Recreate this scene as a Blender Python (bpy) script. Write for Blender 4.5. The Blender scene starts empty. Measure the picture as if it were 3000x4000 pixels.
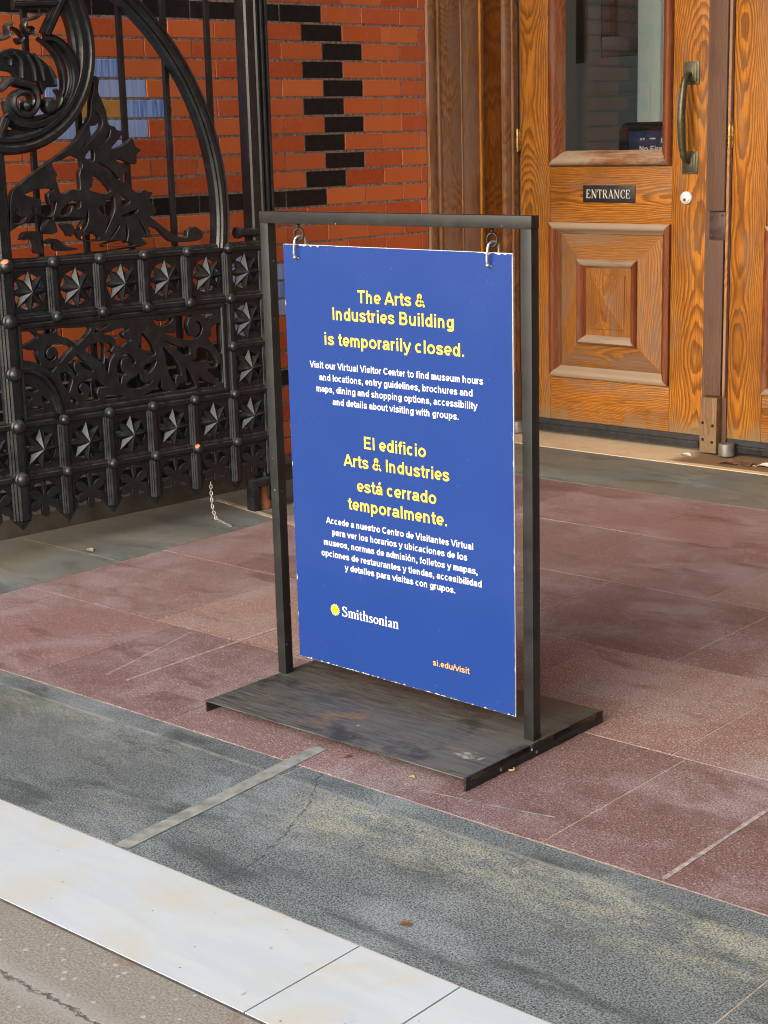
import bpy, bmesh, math, random
from mathutils import Vector, Matrix
random.seed(7)
R = math.radians
C = bpy.context.scene.collection
sc = bpy.context.scene

# ---------------------------------------------------------------- camera
cam = bpy.data.cameras.new('camera'); camo = bpy.data.objects.new('camera', cam); C.objects.link(camo)
cam.sensor_fit = 'HORIZONTAL'; cam.sensor_width = 36.0; cam.lens = 36.0 * 6348.88 / 3000.0
cam.clip_start = 0.05; cam.clip_end = 3000
_r = Vector((0.75373346, 0.65668494, -0.02551001)); _d = Vector((0.13090189, -0.18806043, -0.97339507)); _f = Vector((-0.64401131, 0.73034113, -0.22770874))
camo.matrix_world = Matrix(((_r.x, -_d.x, -_f.x, 0), (_r.y, -_d.y, -_f.y, 0), (_r.z, -_d.z, -_f.z, 1.5), (0, 0, 0, 1)))
sc.camera = camo

# ---------------------------------------------------------------- sky, sun, exposure
SUN_EL, SUN_AZ = 27.0, 180.0          # azimuth of the sun, clockwise from +Y
w = bpy.data.worlds.new('World'); sc.world = w; w.use_nodes = True
nt = w.node_tree; nt.nodes.clear()
out = nt.nodes.new('ShaderNodeOutputWorld'); bg = nt.nodes.new('ShaderNodeBackground'); sky = nt.nodes.new('ShaderNodeTexSky')
sky.sky_type = 'NISHITA'; sky.sun_disc = False; sky.sun_elevation = R(SUN_EL); sky.sun_rotation = R(SUN_AZ)
sky.air_density = 1.0; sky.dust_density = 4.0; sky.ozone_density = 1.0
hs = nt.nodes.new('ShaderNodeHueSaturation'); hs.inputs['Saturation'].default_value = 0.85
nt.links.new(sky.outputs[0], hs.inputs['Color']); nt.links.new(hs.outputs[0], bg.inputs['Color'])
bg.inputs['Strength'].default_value = 0.15
nt.links.new(bg.outputs[0], out.inputs[0])
sl = bpy.data.lights.new('sun', 'SUN'); so = bpy.data.objects.new('sun', sl); C.objects.link(so)
sl.energy = 0.5; sl.angle = R(60); sl.color = (1.0, 0.985, 0.96)
_sd = Vector((math.sin(R(SUN_AZ)) * math.cos(R(SUN_EL)), math.cos(R(SUN_AZ)) * math.cos(R(SUN_EL)), math.sin(R(SUN_EL))))
so.rotation_euler = _sd.to_track_quat('Z', 'Y').to_euler()
vs = sc.view_settings; vs.view_transform = 'Standard'; vs.look = 'None'; vs.gamma = 1; vs.use_curve_mapping = False
vs.exposure = 1.25
sc.cycles.use_denoising = True; sc.cycles.filter_width = 1.1; sc.cycles.max_bounces = 8; sc.cycles.diffuse_bounces = 5; sc.cycles.caustics_reflective = False; sc.cycles.caustics_refractive = False

# ---------------------------------------------------------------- helpers
def setp(o, label=None, cat=None, group=None, kind=None):
    if label: o['label'] = label
    if cat: o['category'] = cat
    if group: o['group'] = group
    if kind: o['kind'] = kind
    return o
def empty(name, loc=(0, 0, 0), rz=0.0, **k):
    o = bpy.data.objects.new(name, None); C.objects.link(o); o.location = loc; o.rotation_euler = (0, 0, rz); o.empty_display_size = 0.1
    return setp(o, **k)
def link(name, me, mats, parent=None, smooth=False, **k):
    o = bpy.data.objects.new(name, me); C.objects.link(o)
    for m in (mats if isinstance(mats, (list, tuple)) else [mats]):
        me.materials.append(m)
    if parent: o.parent = parent
    if smooth is not False:
        for p in me.polygons: p.use_smooth = True
        if smooth is not True:
            me.set_sharp_from_angle(angle=R(smooth))
    return setp(o, **k)
class MB:
    """collects shapes, then links them as one mesh object"""
    def __init__(s): s.v = []; s.f = []; s.m = []; s.t = []; s.tint = (1, 1, 1); s.mi = 0
    def add(s, vs, fs):
        b = len(s.v); s.v += [tuple(p) for p in vs]
        for f in fs: s.f.append([b + i for i in f]); s.m.append(s.mi); s.t.append(s.tint)
    def box(s, x0, x1, y0, y1, z0, z1, bev=0.0):
        if bev <= 0:
            s.add([(x, y, z) for z in (z0, z1) for y in (y0, y1) for x in (x0, x1)], [(0, 2, 3, 1), (4, 5, 7, 6), (0, 1, 5, 4), (1, 3, 7, 5), (3, 2, 6, 7), (2, 0, 4, 6)])
            return
        bm = bmesh.new(); bmesh.ops.create_cube(bm, size=1)
        for v in bm.verts: v.co = Vector(((x0 + x1) / 2 + v.co.x * (x1 - x0), (y0 + y1) / 2 + v.co.y * (y1 - y0), (z0 + z1) / 2 + v.co.z * (z1 - z0)))
        bmesh.ops.bevel(bm, geom=bm.edges[:], offset=bev, segments=2, profile=0.6, affect='EDGES')
        bm.verts.index_update(); s.add([v.co for v in bm.verts], [[v.index for v in f.verts] for f in bm.faces]); bm.free()
    def prism(s, prof, axis, a0, a1, order=None):
        """closed 2D profile swept along an axis; prof points are the two other coordinates in xyz order"""
        n = len(prof)
        def P(p, a): return {'x': (a, p[0], p[1]), 'y': (p[0], a, p[1]), 'z': (p[0], p[1], a)}[axis]
        s.add([P(p, a0) for p in prof] + [P(p, a1) for p in prof], [[i, (i + 1) % n, n + (i + 1) % n, n + i] for i in range(n)] + [list(range(n))[::-1], list(range(n, 2 * n))])
    def tube(s, pts, r, seg=8, closed=False, cap=True):
        pts = [Vector(p) for p in pts]; n = len(pts); rs = r if isinstance(r, (list, tuple)) else [r] * n
        rings = []; up = None
        for i, p in enumerate(pts):
            a = pts[(i - 1) % n] if (closed or i > 0) else p; b = pts[(i + 1) % n] if (closed or i < n - 1) else p
            t = (b - a).normalized()
            if up is None:
                up = Vector((0, 0, 1)) if abs(t.z) < 0.9 else Vector((1, 0, 0))
            u = (up - t * up.dot(t)).normalized(); up = u; v = t.cross(u)
            rings.append([p + (u * math.cos(2 * math.pi * k / seg) + v * math.sin(2 * math.pi * k / seg)) * rs[i] for k in range(seg)])
        fs = []
        for i in range(n if closed else n - 1):
            j = (i + 1) % n
            for k in range(seg): fs.append((i * seg + k, i * seg + (k + 1) % seg, j * seg + (k + 1) % seg, j * seg + k))
        if cap and not closed: fs += [list(range(seg))[::-1], list(range((n - 1) * seg, n * seg))]
        s.add([q for g in rings for q in g], fs)
    def lathe(s, prof, o, ax, seg=20, a0=0.0, a1=2 * math.pi):
        """prof = (radius, height along ax) from o"""
        o = Vector(o); ax = Vector(ax).normalized(); u = ax.orthogonal().normalized(); v = ax.cross(u); n = len(prof)
        full = abs(a1 - a0 - 2 * math.pi) < 1e-6; m = seg if full else seg + 1
        vs = []
        for k in range(m):
            a = a0 + (a1 - a0) * k / seg
            for r, h in prof: vs.append(o + ax * h + (u * math.cos(a) + v * math.sin(a)) * r)
        fs = []
        for k in range(seg):
            j = (k + 1) % m
            for i in range(n - 1): fs.append((k * n + i, j * n + i, j * n + i + 1, k * n + i + 1))
        s.add(vs, fs)
    def build(s, name, mats, parent=None, smooth=False, tint=False, **k):
        me = bpy.data.meshes.new(name); me.from_pydata(s.v, [], s.f); me.update()
        for p, m in zip(me.polygons, s.m): p.material_index = m
        if tint:
            a = me.color_attributes.new('tint', 'FLOAT_COLOR', 'CORNER')
            for p, t in zip(me.polygons, s.t):
                for li in p.loop_indices: a.data[li].color = (t[0], t[1], t[2], 1)
        bm = bmesh.new(); bm.from_mesh(me); bmesh.ops.recalc_face_normals(bm, faces=bm.faces[:]); bm.to_mesh(me); bm.free()
        return link(name, me, mats, parent, smooth, **k)
def smooth2(pts, closed=True, n=4):
    """smooth curve through 2D points"""
    N = len(pts); o = []
    for i in (range(N) if closed else range(N - 1)):
        p0, p1, p2, p3 = [pts[(i + k) % N] if closed else pts[min(max(i + k, 0), N - 1)] for k in (-1, 0, 1, 2)]
        for k in range(n):
            t = k / n; a = []
            for u0, u1, u2, u3 in zip(p0, p1, p2, p3):
                m1, m2 = 0.42 * (u2 - u0), 0.42 * (u3 - u1)
                a.append(u1 + t * m1 + t * t * (3 * (u2 - u1) - 2 * m1 - m2) + t ** 3 * (2 * (u1 - u2) + m1 + m2))
            o.append(tuple(a))
    if not closed: o.append(tuple(pts[-1]))
    return o
def curve_mesh(cu):
    ob = bpy.data.objects.new('tmp', cu); C.objects.link(ob)
    dg = bpy.context.evaluated_depsgraph_get(); me = bpy.data.meshes.new_from_object(ob.evaluated_get(dg))
    bpy.data.objects.remove(ob); bpy.data.curves.remove(cu); me.materials.clear()
    return me
def remap(me, fn):
    for v in me.vertices: v.co = fn(*v.co)
    me.update(); return me
def plate_mesh(loops, thick, bev=0.0012):
    """flat plate with holes: first loop is the outline, the others are cut out of it"""
    cu = bpy.data.curves.new('plate', 'CURVE'); cu.dimensions = '2D'; cu.fill_mode = 'BOTH'
    cu.extrude = max(thick / 2 - bev, 1e-5); cu.bevel_depth = bev; cu.bevel_resolution = 1; cu.offset = -bev
    for l in loops:
        sp = cu.splines.new('POLY'); sp.points.add(len(l) - 1); sp.use_cyclic_u = True
        for q, p in zip(sp.points, l): q.co = (p[0], p[1], 0, 1)
    return curve_mesh(cu)

# ---------------------------------------------------------------- material helpers
class NT:
    def __init__(s, name):
        s.mat = bpy.data.materials.new(name); s.mat.use_nodes = True; s.t = s.mat.node_tree; s.t.nodes.clear()
        s.out = s.t.nodes.new('ShaderNodeOutputMaterial'); s.b = s.t.nodes.new('ShaderNodeBsdfPrincipled'); s.t.links.new(s.b.outputs[0], s.out.inputs[0])
    def n(s, typ, ins=None, **a):
        nd = s.t.nodes.new('ShaderNode' + typ)
        for k, v in a.items(): setattr(nd, k, v)
        for k, v in (ins or {}).items(): s.put(nd.inputs[k], v)
        return nd
    def put(s, sock, v):
        if isinstance(v, bpy.types.NodeSocket): s.t.links.new(v, sock)
        elif isinstance(v, (tuple, list)) and len(v) == 3 and sock.type == 'RGBA': sock.default_value = (*v, 1)
        else: sock.default_value = v
    def P(s): return s.n('NewGeometry').outputs['Position']
    def O(s): return s.n('TexCoord').outputs['Object']
    def rnd(s): return s.n('ObjectInfo').outputs['Random']
    def attr(s, nm='tint'): return s.n('Attribute', attribute_name=nm).outputs['Color']
    def vm(s, op, a, b): 
        nd = s.n('VectorMath', operation=op); s.put(nd.inputs[0], a); s.put(nd.inputs[3 if op == 'SCALE' else 1], b); return nd.outputs[0]
    def ma(s, op, a, b=0.0, c=0.0, clamp=False):
        nd = s.n('Math', operation=op, use_clamp=clamp); s.put(nd.inputs[0], a); s.put(nd.inputs[1], b); s.put(nd.inputs[2], c); return nd.outputs[0]
    def noise(s, vec, scale, detail=3, rough=0.55, dist=0.0, out=0):
        return s.n('TexNoise', {'Vector': vec, 'Scale': scale, 'Detail': detail, 'Roughness': rough, 'Distortion': dist}).outputs[out]
    def voro(s, vec, scale, feature='F1', out=0, rand=1.0):
        return s.n('TexVoronoi', {'Vector': vec, 'Scale': scale, 'Randomness': rand}, feature=feature).outputs[out]
    def ramp(s, fac, stops, interp='LINEAR'):
        nd = s.n('ValToRGB', {'Fac': fac}); cr = nd.color_ramp; cr.interpolation = interp
        while len(cr.elements) < len(stops): cr.elements.new(0.5)
        for e, (p, c) in zip(cr.elements, stops): e.position = p; e.color = (*c, 1) if isinstance(c, (tuple, list)) else (c, c, c, 1)
        return nd.outputs[0]
    def sm(s, v, a, b):
        return s.n('MapRange', {'Value': v, 'From Min': a, 'From Max': b}, interpolation_type='SMOOTHSTEP').outputs[0]
    def mix(s, fac, a, b, mode='MIX'):
        nd = s.n('Mix', data_type='RGBA', blend_type=mode); s.put(nd.inputs[0], fac); s.put(nd.inputs[6], a); s.put(nd.inputs[7], b); return nd.outputs[2]
    def xyz(s, v):
        nd = s.n('SeparateXYZ', {0: v}); return nd.outputs[0], nd.outputs[1], nd.outputs[2]
    def comb(s, x, y, z): return s.n('CombineXYZ', {0: x, 1: y, 2: z}).outputs[0]
    def bump(s, h, strength=0.3, dist=0.002):
        s.put(s.b.inputs['Normal'], s.n('Bump', {'Height': h, 'Strength': strength, 'Distance': dist}).outputs[0])
    def fin(s, col=None, rough=None, metal=None, spec=None, coat=None):
        if col is not None: s.put(s.b.inputs['Base Color'], col)
        if rough is not None: s.put(s.b.inputs['Roughness'], rough)
        if metal is not None: s.put(s.b.inputs['Metallic'], metal)
        if spec is not None: s.put(s.b.inputs['Specular IOR Level'], spec)
        if coat is not None: s.put(s.b.inputs['Coat Weight'], coat)
        return s.mat
def simple(name, col, rough=0.5, metal=0.0, var=0.25, scale=40, bump=0.0, spec=0.5):
    m = NT(name); o = m.O(); f = m.noise(o, scale, 4)
    c = m.mix(m.ramp(f, [(0.3, 0), (0.7, 1)]), tuple(x * (1 - var) for x in col), tuple(min(1, x * (1 + var)) for x in col))
    if bump: m.bump(m.noise(o, scale * 4, 3), bump, 0.001)
    return m.fin(c, m.ramp(f, [(0.3, max(0, rough - 0.08)), (0.7, rough + 0.08)]), metal, spec)

# ---- stone floor
def mat_terrazzo():
    m = NT('red_terrazzo'); p = m.P(); tint = m.attr(); pw = m.vm('MULTIPLY', m.vm('ADD', p, (0, 0, 0)), (0.75, 1.2, 1))
    sp = m.noise(p, 230, 2, 0.75); fl = m.voro(pw, 150, out=0); cell = m.voro(pw, 150, out=1)
    cx, _, _ = m.xyz(cell)
    c = m.mix(m.sm(sp, 0.39, 0.61), (0.084, 0.046, 0.046), (0.315, 0.205, 0.205))
    chip = m.ma('MULTIPLY', m.sm(fl, 0.4, 0.22), m.sm(cx, 0.70, 0.74))
    c = m.mix(m.ma('MULTIPLY', chip, 0.9), c, (0.48, 0.39, 0.39))
    chd = m.ma('MULTIPLY', m.sm(fl, 0.42, 0.25), m.sm(cx, 0.14, 0.08))
    c = m.mix(m.ma('MULTIPLY', chd, 0.8), c, (0.05, 0.02, 0.02))
    c = m.mix(1.0, c, tint, 'MULTIPLY')
    d = m.noise(p, 2.6, 8, 0.70, 0.3); d2 = m.noise(m.vm('MULTIPLY', p, (1.4, 4.0, 1)), 1.9, 8, 0.7, 0.3)
    dust = m.ma('MULTIPLY', m.sm(d, 0.43, 0.66), m.ma('ADD', 0.18, m.ma('MULTIPLY', m.sm(sp, 0.38, 0.62), 0.62)))
    c = m.mix(dust, c, (0.39, 0.335, 0.345))
    c = m.mix(m.ma('MULTIPLY', m.sm(d2, 0.52, 0.68), 0.62), c, (0.105, 0.052, 0.044))
    wn = m.noise(m.vm('ADD', p, (7.3, 1.1, 0)), 9, 5, 0.7)
    c = m.mix(m.ma('MULTIPLY', m.sm(wn, 0.62, 0.78), 0.35), c, (0.06, 0.035, 0.032))
    sc1 = m.noise(m.vm('MULTIPLY', m.vm('ADD', p, (3.3, 5.2, 0)), (0.9, 9, 1)), 9, 2, 0.5, 0.8)
    ln = m.ma('MULTIPLY', m.sm(m.ma('ABSOLUTE', m.ma('SUBTRACT', sc1, 0.5)), 0.006, 0.001), m.sm(m.noise(p, 3.1, 2), 0.60, 0.68))
    c = m.mix(m.ma('MULTIPLY', ln, 0.5), c, (0.5, 0.42, 0.4))
    m.bump(sp, 0.12, 0.001)
    return m.fin(c, m.ma('ADD', 0.42, m.ma('MULTIPLY', d, 0.35)), spec=0.35)
def mat_granite(name='grey_granite', warm=0.0, dark=1.0):
    m = NT(name); p = m.P(); x, y, z = m.xyz(p); tint = m.attr()
    sp = m.noise(m.vm('MULTIPLY', p, (0.8, 1.15, 1)), 250, 2, 0.85); sp2 = m.noise(p, 90, 3, 0.7)
    c = m.mix(m.sm(sp, 0.40, 0.60), (0.026 * dark, 0.035 * dark, 0.038 * dark), (0.235 * dark, 0.275 * dark, 0.275 * dark))
    c = m.mix(m.ma('MULTIPLY', m.sm(sp2, 0.55, 0.7), 0.4), c, (0.21, 0.22, 0.21))
    c = m.mix(1.0, c, tint, 'MULTIPLY')
    big = m.noise(m.vm('MULTIPLY', p, (1.0, 1.7, 1)), 2.3, 8, 0.68, 0.4); grit = m.ma('ADD', 0.25, m.ma('MULTIPLY', m.sm(sp, 0.40, 0.60), 0.75))
    c = m.mix(m.ma('MULTIPLY', m.ma('MULTIPLY', m.sm(big, 0.47, 0.66), 0.75), grit), c, (0.30, 0.35, 0.365))
    yel = m.noise(m.vm('MULTIPLY', m.vm('ADD', p, (2.2, 6.1, 0)), (0.8, 2.6, 1)), 3.4, 8, 0.7)
    c = m.mix(m.ma('MULTIPLY', m.ma('MULTIPLY', m.sm(yel, 0.55, 0.70), 0.55), grit), c, (0.36, 0.37, 0.30))
    st = m.noise(m.vm('MULTIPLY', p, (1.2, 3.4, 1)), 2.4, 8, 0.68, 0.4)
    c = m.mix(m.ma('MULTIPLY', m.sm(st, 0.50, 0.66), 0.6), c, (0.032, 0.038, 0.038))
    # pale lime streak that follows the inlay line of the front border
    band = m.ma('MULTIPLY', m.sm(y, 2.22, 2.52), m.sm(y, 2.575, 2.55))
    bn = m.ma('ADD', m.ma('MULTIPLY', m.noise(m.vm('ADD', m.vm('MULTIPLY', p, (1.0, 2.6, 1)), (0.6, 0, 0)), 4.2, 7, 0.75), 0.6), m.ma('MULTIPLY', m.noise(m.vm('MULTIPLY', p, (1.0, 2.0, 1)), 24, 4, 0.7), 0.4))
    side = m.ma('ADD', m.sm(x, -2.62, -2.35), m.ma('MULTIPLY', m.sm(x, -2.85, -3.0), 0.45))
    sf = m.ma('MULTIPLY', m.ma('MULTIPLY', m.ma('MULTIPLY', band, m.sm(bn, 0.42, 0.58)), side), m.ma('ADD', 0.12, m.ma('MULTIPLY', m.sm(sp, 0.42, 0.58), 0.88)), clamp=True)
    c = m.mix(m.ma('MULTIPLY', sf, 0.85), c, (0.44, 0.44, 0.34))
    inl = m.ma('MULTIPLY', m.sm(m.ma('ABSOLUTE', m.ma('SUBTRACT', y, 2.568)), 0.008, 0.004), m.ma('LESS_THAN', x, -1.607))
    c = m.mix(m.ma('MULTIPLY', inl, m.ma('MULTIPLY', m.sm(m.noise(p, 12, 4, 0.6), 0.3, 0.6), 0.45)), c, (0.36, 0.36, 0.31))
    rust = m.noise(m.vm('ADD', p, (4.1, 2.2, 0)), 5.5, 5, 0.6)
    c = m.mix(m.ma('MULTIPLY', m.sm(rust, 0.66, 0.76), 0.45), c, (0.26, 0.17, 0.085))
    spot = m.noise(m.vm('ADD', p, (1.7, 9.2, 0)), 11, 3, 0.5)
    c = m.mix(m.ma('MULTIPLY', m.sm(spot, 0.73, 0.76), 0.7), c, (0.02, 0.02, 0.022))
    # hairline crack across the front border
    wob = m.ma('MULTIPLY', m.ma('SUBTRACT', m.noise(p, 16, 4, 0.6), 0.5), 0.07)
    xc = m.ma('ADD', m.ma('ADD', -2.325, m.ma('MULTIPLY', m.ma('MULTIPLY', m.ma('SUBTRACT', y, 2.07), m.ma('SUBTRACT', y, 2.07)), -0.72)), wob)
    ck = m.ma('MULTIPLY', m.sm(m.ma('ABSOLUTE', m.ma('SUBTRACT', x, xc)), 0.0042, 0.001), m.ma('MULTIPLY', m.ma('GREATER_THAN', y, 2.065), m.ma('LESS_THAN', y, 2.64)))
    c = m.mix(m.ma('MULTIPLY', m.ma('MULTIPLY', ck, m.sm(m.noise(p, 28, 4, 0.6), 0.36, 0.58)), 0.85), c, (0.02, 0.021, 0.022))
    if warm: c = m.mix(m.ma('MULTIPLY', m.sm(m.noise(p, 1.7, 4), 0.35, 0.65), warm), c, (0.20, 0.17, 0.115))
    m.bump(sp, 0.25, 0.0015)
    return m.fin(c, m.ma('ADD', 0.5, m.ma('MULTIPLY', big, 0.3)), spec=0.3)
def mat_marble():
    m = NT('white_marble'); p = m.P()
    v = m.noise(m.vm('MULTIPLY', p, (0.8, 4.0, 1)), 3.0, 5, 0.6, 1.2); y = m.noise(m.vm('ADD', p, (2, 5, 0)), 3.2, 4, 0.6, 0.6)
    c = m.mix(m.sm(v, 0.30, 0.75), (0.52, 0.575, 0.605), (0.465, 0.53, 0.565))
    c = m.mix(m.ma('MULTIPLY', m.sm(y, 0.48, 0.70), 0.7), c, (0.52, 0.50, 0.42))
    sv = m.noise(m.vm('MULTIPLY', m.vm('ADD', p, (9, 0, 0)), (3.0, 1, 1)), 12, 3, 0.6)
    c = m.mix(m.ma('MULTIPLY', m.sm(sv, 0.70, 0.76), 0.7), c, (0.36, 0.23, 0.10))
    dk = m.voro(p, 17, out=0)
    c = m.mix(m.ma('MULTIPLY', m.ma('MAXIMUM', m.sm(dk, 0.055, 0.03), m.ma('MULTIPLY', m.sm(m.noise(p, 6, 7, 0.75), 0.60, 0.78), 0.3)), 0.8), c, (0.09, 0.08, 0.07))
    return m.fin(c, m.ma('ADD', 0.32, m.ma('MULTIPLY', v, 0.25)), spec=0.4)
def mat_concrete():
    m = NT('tan_concrete'); p = m.P(); x, y, z = m.xyz(p)
    sp = m.noise(p, 180, 3, 0.7); big = m.noise(p, 3.2, 6, 0.6)
    c = m.mix(m.sm(sp, 0.3, 0.7), (0.17, 0.158, 0.135), (0.33, 0.31, 0.27))
    c = m.mix(m.ma('MULTIPLY', m.sm(big, 0.45, 0.7), 0.5), c, (0.22, 0.19, 0.145))
    ag = m.voro(p, 55, out=0); ac, _, _ = m.xyz(m.voro(p, 55, out=1))
    c = m.mix(m.ma('MULTIPLY', m.ma('MULTIPLY', m.sm(ag, 0.35, 0.2), m.sm(ac, 0.86, 0.9)), 0.7), c, (0.48, 0.45, 0.40))
    wob = m.ma('MULTIPLY', m.ma('SUBTRACT', m.noise(p, 18, 5, 0.7), 0.5), 0.06)
    yc = m.ma('ADD', 1.575, wob)
    dd = m.ma('ABSOLUTE', m.ma('SUBTRACT', y, yc)); wd = m.noise(p, 30, 3)
    ck = m.sm(dd, m.ma('MULTIPLY', wd, 0.014), m.ma('MULTIPLY', wd, 0.004))
    halo = m.sm(dd, 0.05, 0.01)
    c = m.mix(m.ma('MULTIPLY', halo, 0.55), c, (0.33, 0.33, 0.31))
    c = m.mix(m.ma('MULTIPLY', m.ma('MULTIPLY', ck, m.sm(m.noise(p, 45, 3), 0.32, 0.55)), 0.85), c, (0.07, 0.065, 0.06))
    jn = m.ma('MULTIPLY', m.sm(y, 1.66, 1.757), m.sm(m.noise(p, 14, 5, 0.65), 0.5, 0.7))
    c = m.mix(m.ma('MULTIPLY', jn, 0.5), c, (0.16, 0.105, 0.06))
    m.bump(m.ma('SUBTRACT', sp, m.ma('MULTIPLY', ck, 3)), 0.35, 0.002)
    return m.fin(c, 0.85, spec=0.2)
def mat_brick():
    m = NT('red_pressed_brick'); o = m.O(); t = m.attr()
    tx, ty, tz = m.xyz(t)
    n = m.noise(o, 60, 4, 0.6); b = m.noise(m.vm('MULTIPLY', o, (1, 2, 9)), 2.2, 4)
    c = m.mix(tx, (0.47, 0.078, 0.027), (0.70, 0.185, 0.056)); c = m.mix(m.ma('MULTIPLY', m.sm(ty, 0.78, 0.95), 0.5), c, (0.36, 0.05, 0.022))
    sm_ = m.noise(m.vm('MULTIPLY', o, (1, 1, 0.5)), 1.6, 6, 0.65)
    c = m.mix(m.ma('MULTIPLY', m.sm(n, 0.35, 0.7), 0.35), c, (0.66, 0.155, 0.036))
    c = m.mix(m.ma('MULTIPLY', m.sm(b, 0.55, 0.75), 0.35), c, (0.52, 0.18, 0.10))
    fine = m.noise(o, 240, 2); 
    c = m.mix(m.ma('MULTIPLY', m.sm(fine, 0.68, 0.76), 0.5), c, (0.6, 0.33, 0.24))
    c = m.mix(m.ma('MULTIPLY', m.sm(sm_, 0.50, 0.72), 0.30), c, (0.30, 0.06, 0.025)); c = m.mix(m.ma('MULTIPLY', m.sm(m.noise(m.vm('ADD', o, (3, 1, 2)), 17, 6, 0.7), 0.58, 0.75), 0.4), c, (0.62, 0.25, 0.16))
    m.bump(m.noise(o, 130, 3), 0.3, 0.0015)
    return m.fin(c, m.ramp(n, [(0.3, 0.32), (0.7, 0.5)]), spec=0.4)
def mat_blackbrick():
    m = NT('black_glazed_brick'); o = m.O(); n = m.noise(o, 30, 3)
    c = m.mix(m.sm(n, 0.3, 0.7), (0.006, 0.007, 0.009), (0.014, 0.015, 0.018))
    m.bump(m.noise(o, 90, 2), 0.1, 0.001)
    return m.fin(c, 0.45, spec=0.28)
def mat_bluebrick():
    m = NT('blue_glazed_brick'); o = m.O(); t = m.attr(); tx, ty, tz = m.xyz(t)
    n = m.noise(m.vm('MULTIPLY', o, (1, 14, 0.8)), 5, 4, 0.6)
    c = m.mix(m.sm(n, 0.32, 0.66), (0.085, 0.235, 0.72), (0.36, 0.53, 0.92))
    c = m.mix(m.ma('MULTIPLY', tx, 0.6), c, (0.42, 0.55, 0.90))
    return m.fin(c, 0.25, spec=0.5)
def mat_mortar():
    m = NT('sooty_mortar'); o = m.O(); n = m.noise(o, 70, 4)
    c = m.mix(m.sm(n, 0.3, 0.7), (0.14, 0.10, 0.085), (0.36, 0.30, 0.27))
    m.bump(n, 0.5, 0.003); return m.fin(c, 0.9, spec=0.2)
# ---- iron, steel
def mat_iron():
    m = NT('black_cast_iron'); o = m.O(); n = m.noise(o, 22, 5, 0.65); f = m.noise(o, 150, 3)
    c = m.mix(m.sm(n, 0.35, 0.7), (0.0050, 0.0064, 0.0082), (0.013, 0.0158, 0.0195))
    c = m.mix(m.ma('MULTIPLY', m.sm(n, 0.60, 0.75), 0.3), c, (0.035, 0.036, 0.039))
    c = m.mix(m.ma('MULTIPLY', m.sm(m.noise(m.vm('ADD', o, (5, 3, 1)), 9, 5, 0.7), 0.72, 0.82), 0.35), c, (0.07, 0.052, 0.034))
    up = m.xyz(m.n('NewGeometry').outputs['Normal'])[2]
    c = m.mix(m.ma('MULTIPLY', m.ma('MULTIPLY', m.sm(up, 0.35, 0.9), m.sm(m.noise(o, 35, 5, 0.65), 0.35, 0.6)), 0.55), c, (0.11, 0.11, 0.10))  # sky light on upward faces put into the colour as pale mottling
    m.bump(m.ma('ADD', m.ma('MULTIPLY', f, 0.6), n), 0.3, 0.003)
    return m.fin(c, m.ramp(n, [(0.3, 0.30), (0.7, 0.45)]), spec=0.6)
def mat_base_steel():
    m = NT('worn_black_steel_sheet'); o = m.O()
    st = m.noise(m.vm('MULTIPLY', m.vm('ADD', o, (0, 0, 0)), (3.0, 60, 1)), 3.0, 5, 0.65, 0.15); n = m.noise(o, 4, 5, 0.6); f = m.noise(o, 160, 3)
    c = m.mix(m.sm(st, 0.3, 0.7), (0.036, 0.038, 0.038), (0.130, 0.133, 0.124))
    c = m.mix(m.ma('MULTIPLY', m.sm(n, 0.5, 0.68), 0.5), c, (0.125, 0.12, 0.10))
    r = m.noise(m.vm('ADD', m.vm('MULTIPLY', o, (1, 1.8, 1)), (0.35, 0.2, 0)), 5.0, 6, 0.65)
    c = m.mix(m.ma('MULTIPLY', m.sm(r, 0.58, 0.70), 0.6), c, (0.24, 0.14, 0.055))
    dk = m.noise(m.vm('ADD', o, (2.7, 1.3, 0)), 6, 4, 0.6)
    c = m.mix(m.ma('MULTIPLY', m.sm(dk, 0.54, 0.66), 0.75), c, (0.022, 0.022, 0.025))
    sp = m.noise(m.vm('ADD', o, (8, 1, 0)), 9, 5, 0.55)
    c = m.mix(m.ma('MULTIPLY', m.sm(sp, 0.67, 0.71), 0.8), c, (0.36, 0.35, 0.29))
    m.bump(m.ma('ADD', st, f), 0.12, 0.001)
    return m.fin(c, m.ramp(st, [(0.3, 0.42), (0.7, 0.6)]), metal=0.25, spec=0.5)
def mat_frame_steel():
    m = NT('black_painted_steel'); o = m.O(); n = m.noise(o, 14, 5, 0.6)
    c = m.mix(m.sm(n, 0.3, 0.7), (0.009, 0.009, 0.009), (0.018, 0.018, 0.017))
    ch = m.noise(o, 55, 3, 0.5)
    c = m.mix(m.sm(ch, 0.735, 0.75), c, (0.30, 0.30, 0.28))
    c = m.mix(m.ma('MULTIPLY', m.sm(m.noise(o, 12, 6, 0.7), 0.60, 0.75), 0.35), c, (0.07, 0.068, 0.06))
    return m.fin(c, m.ramp(n, [(0.3, 0.36), (0.7, 0.48)]), spec=0.42)
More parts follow.
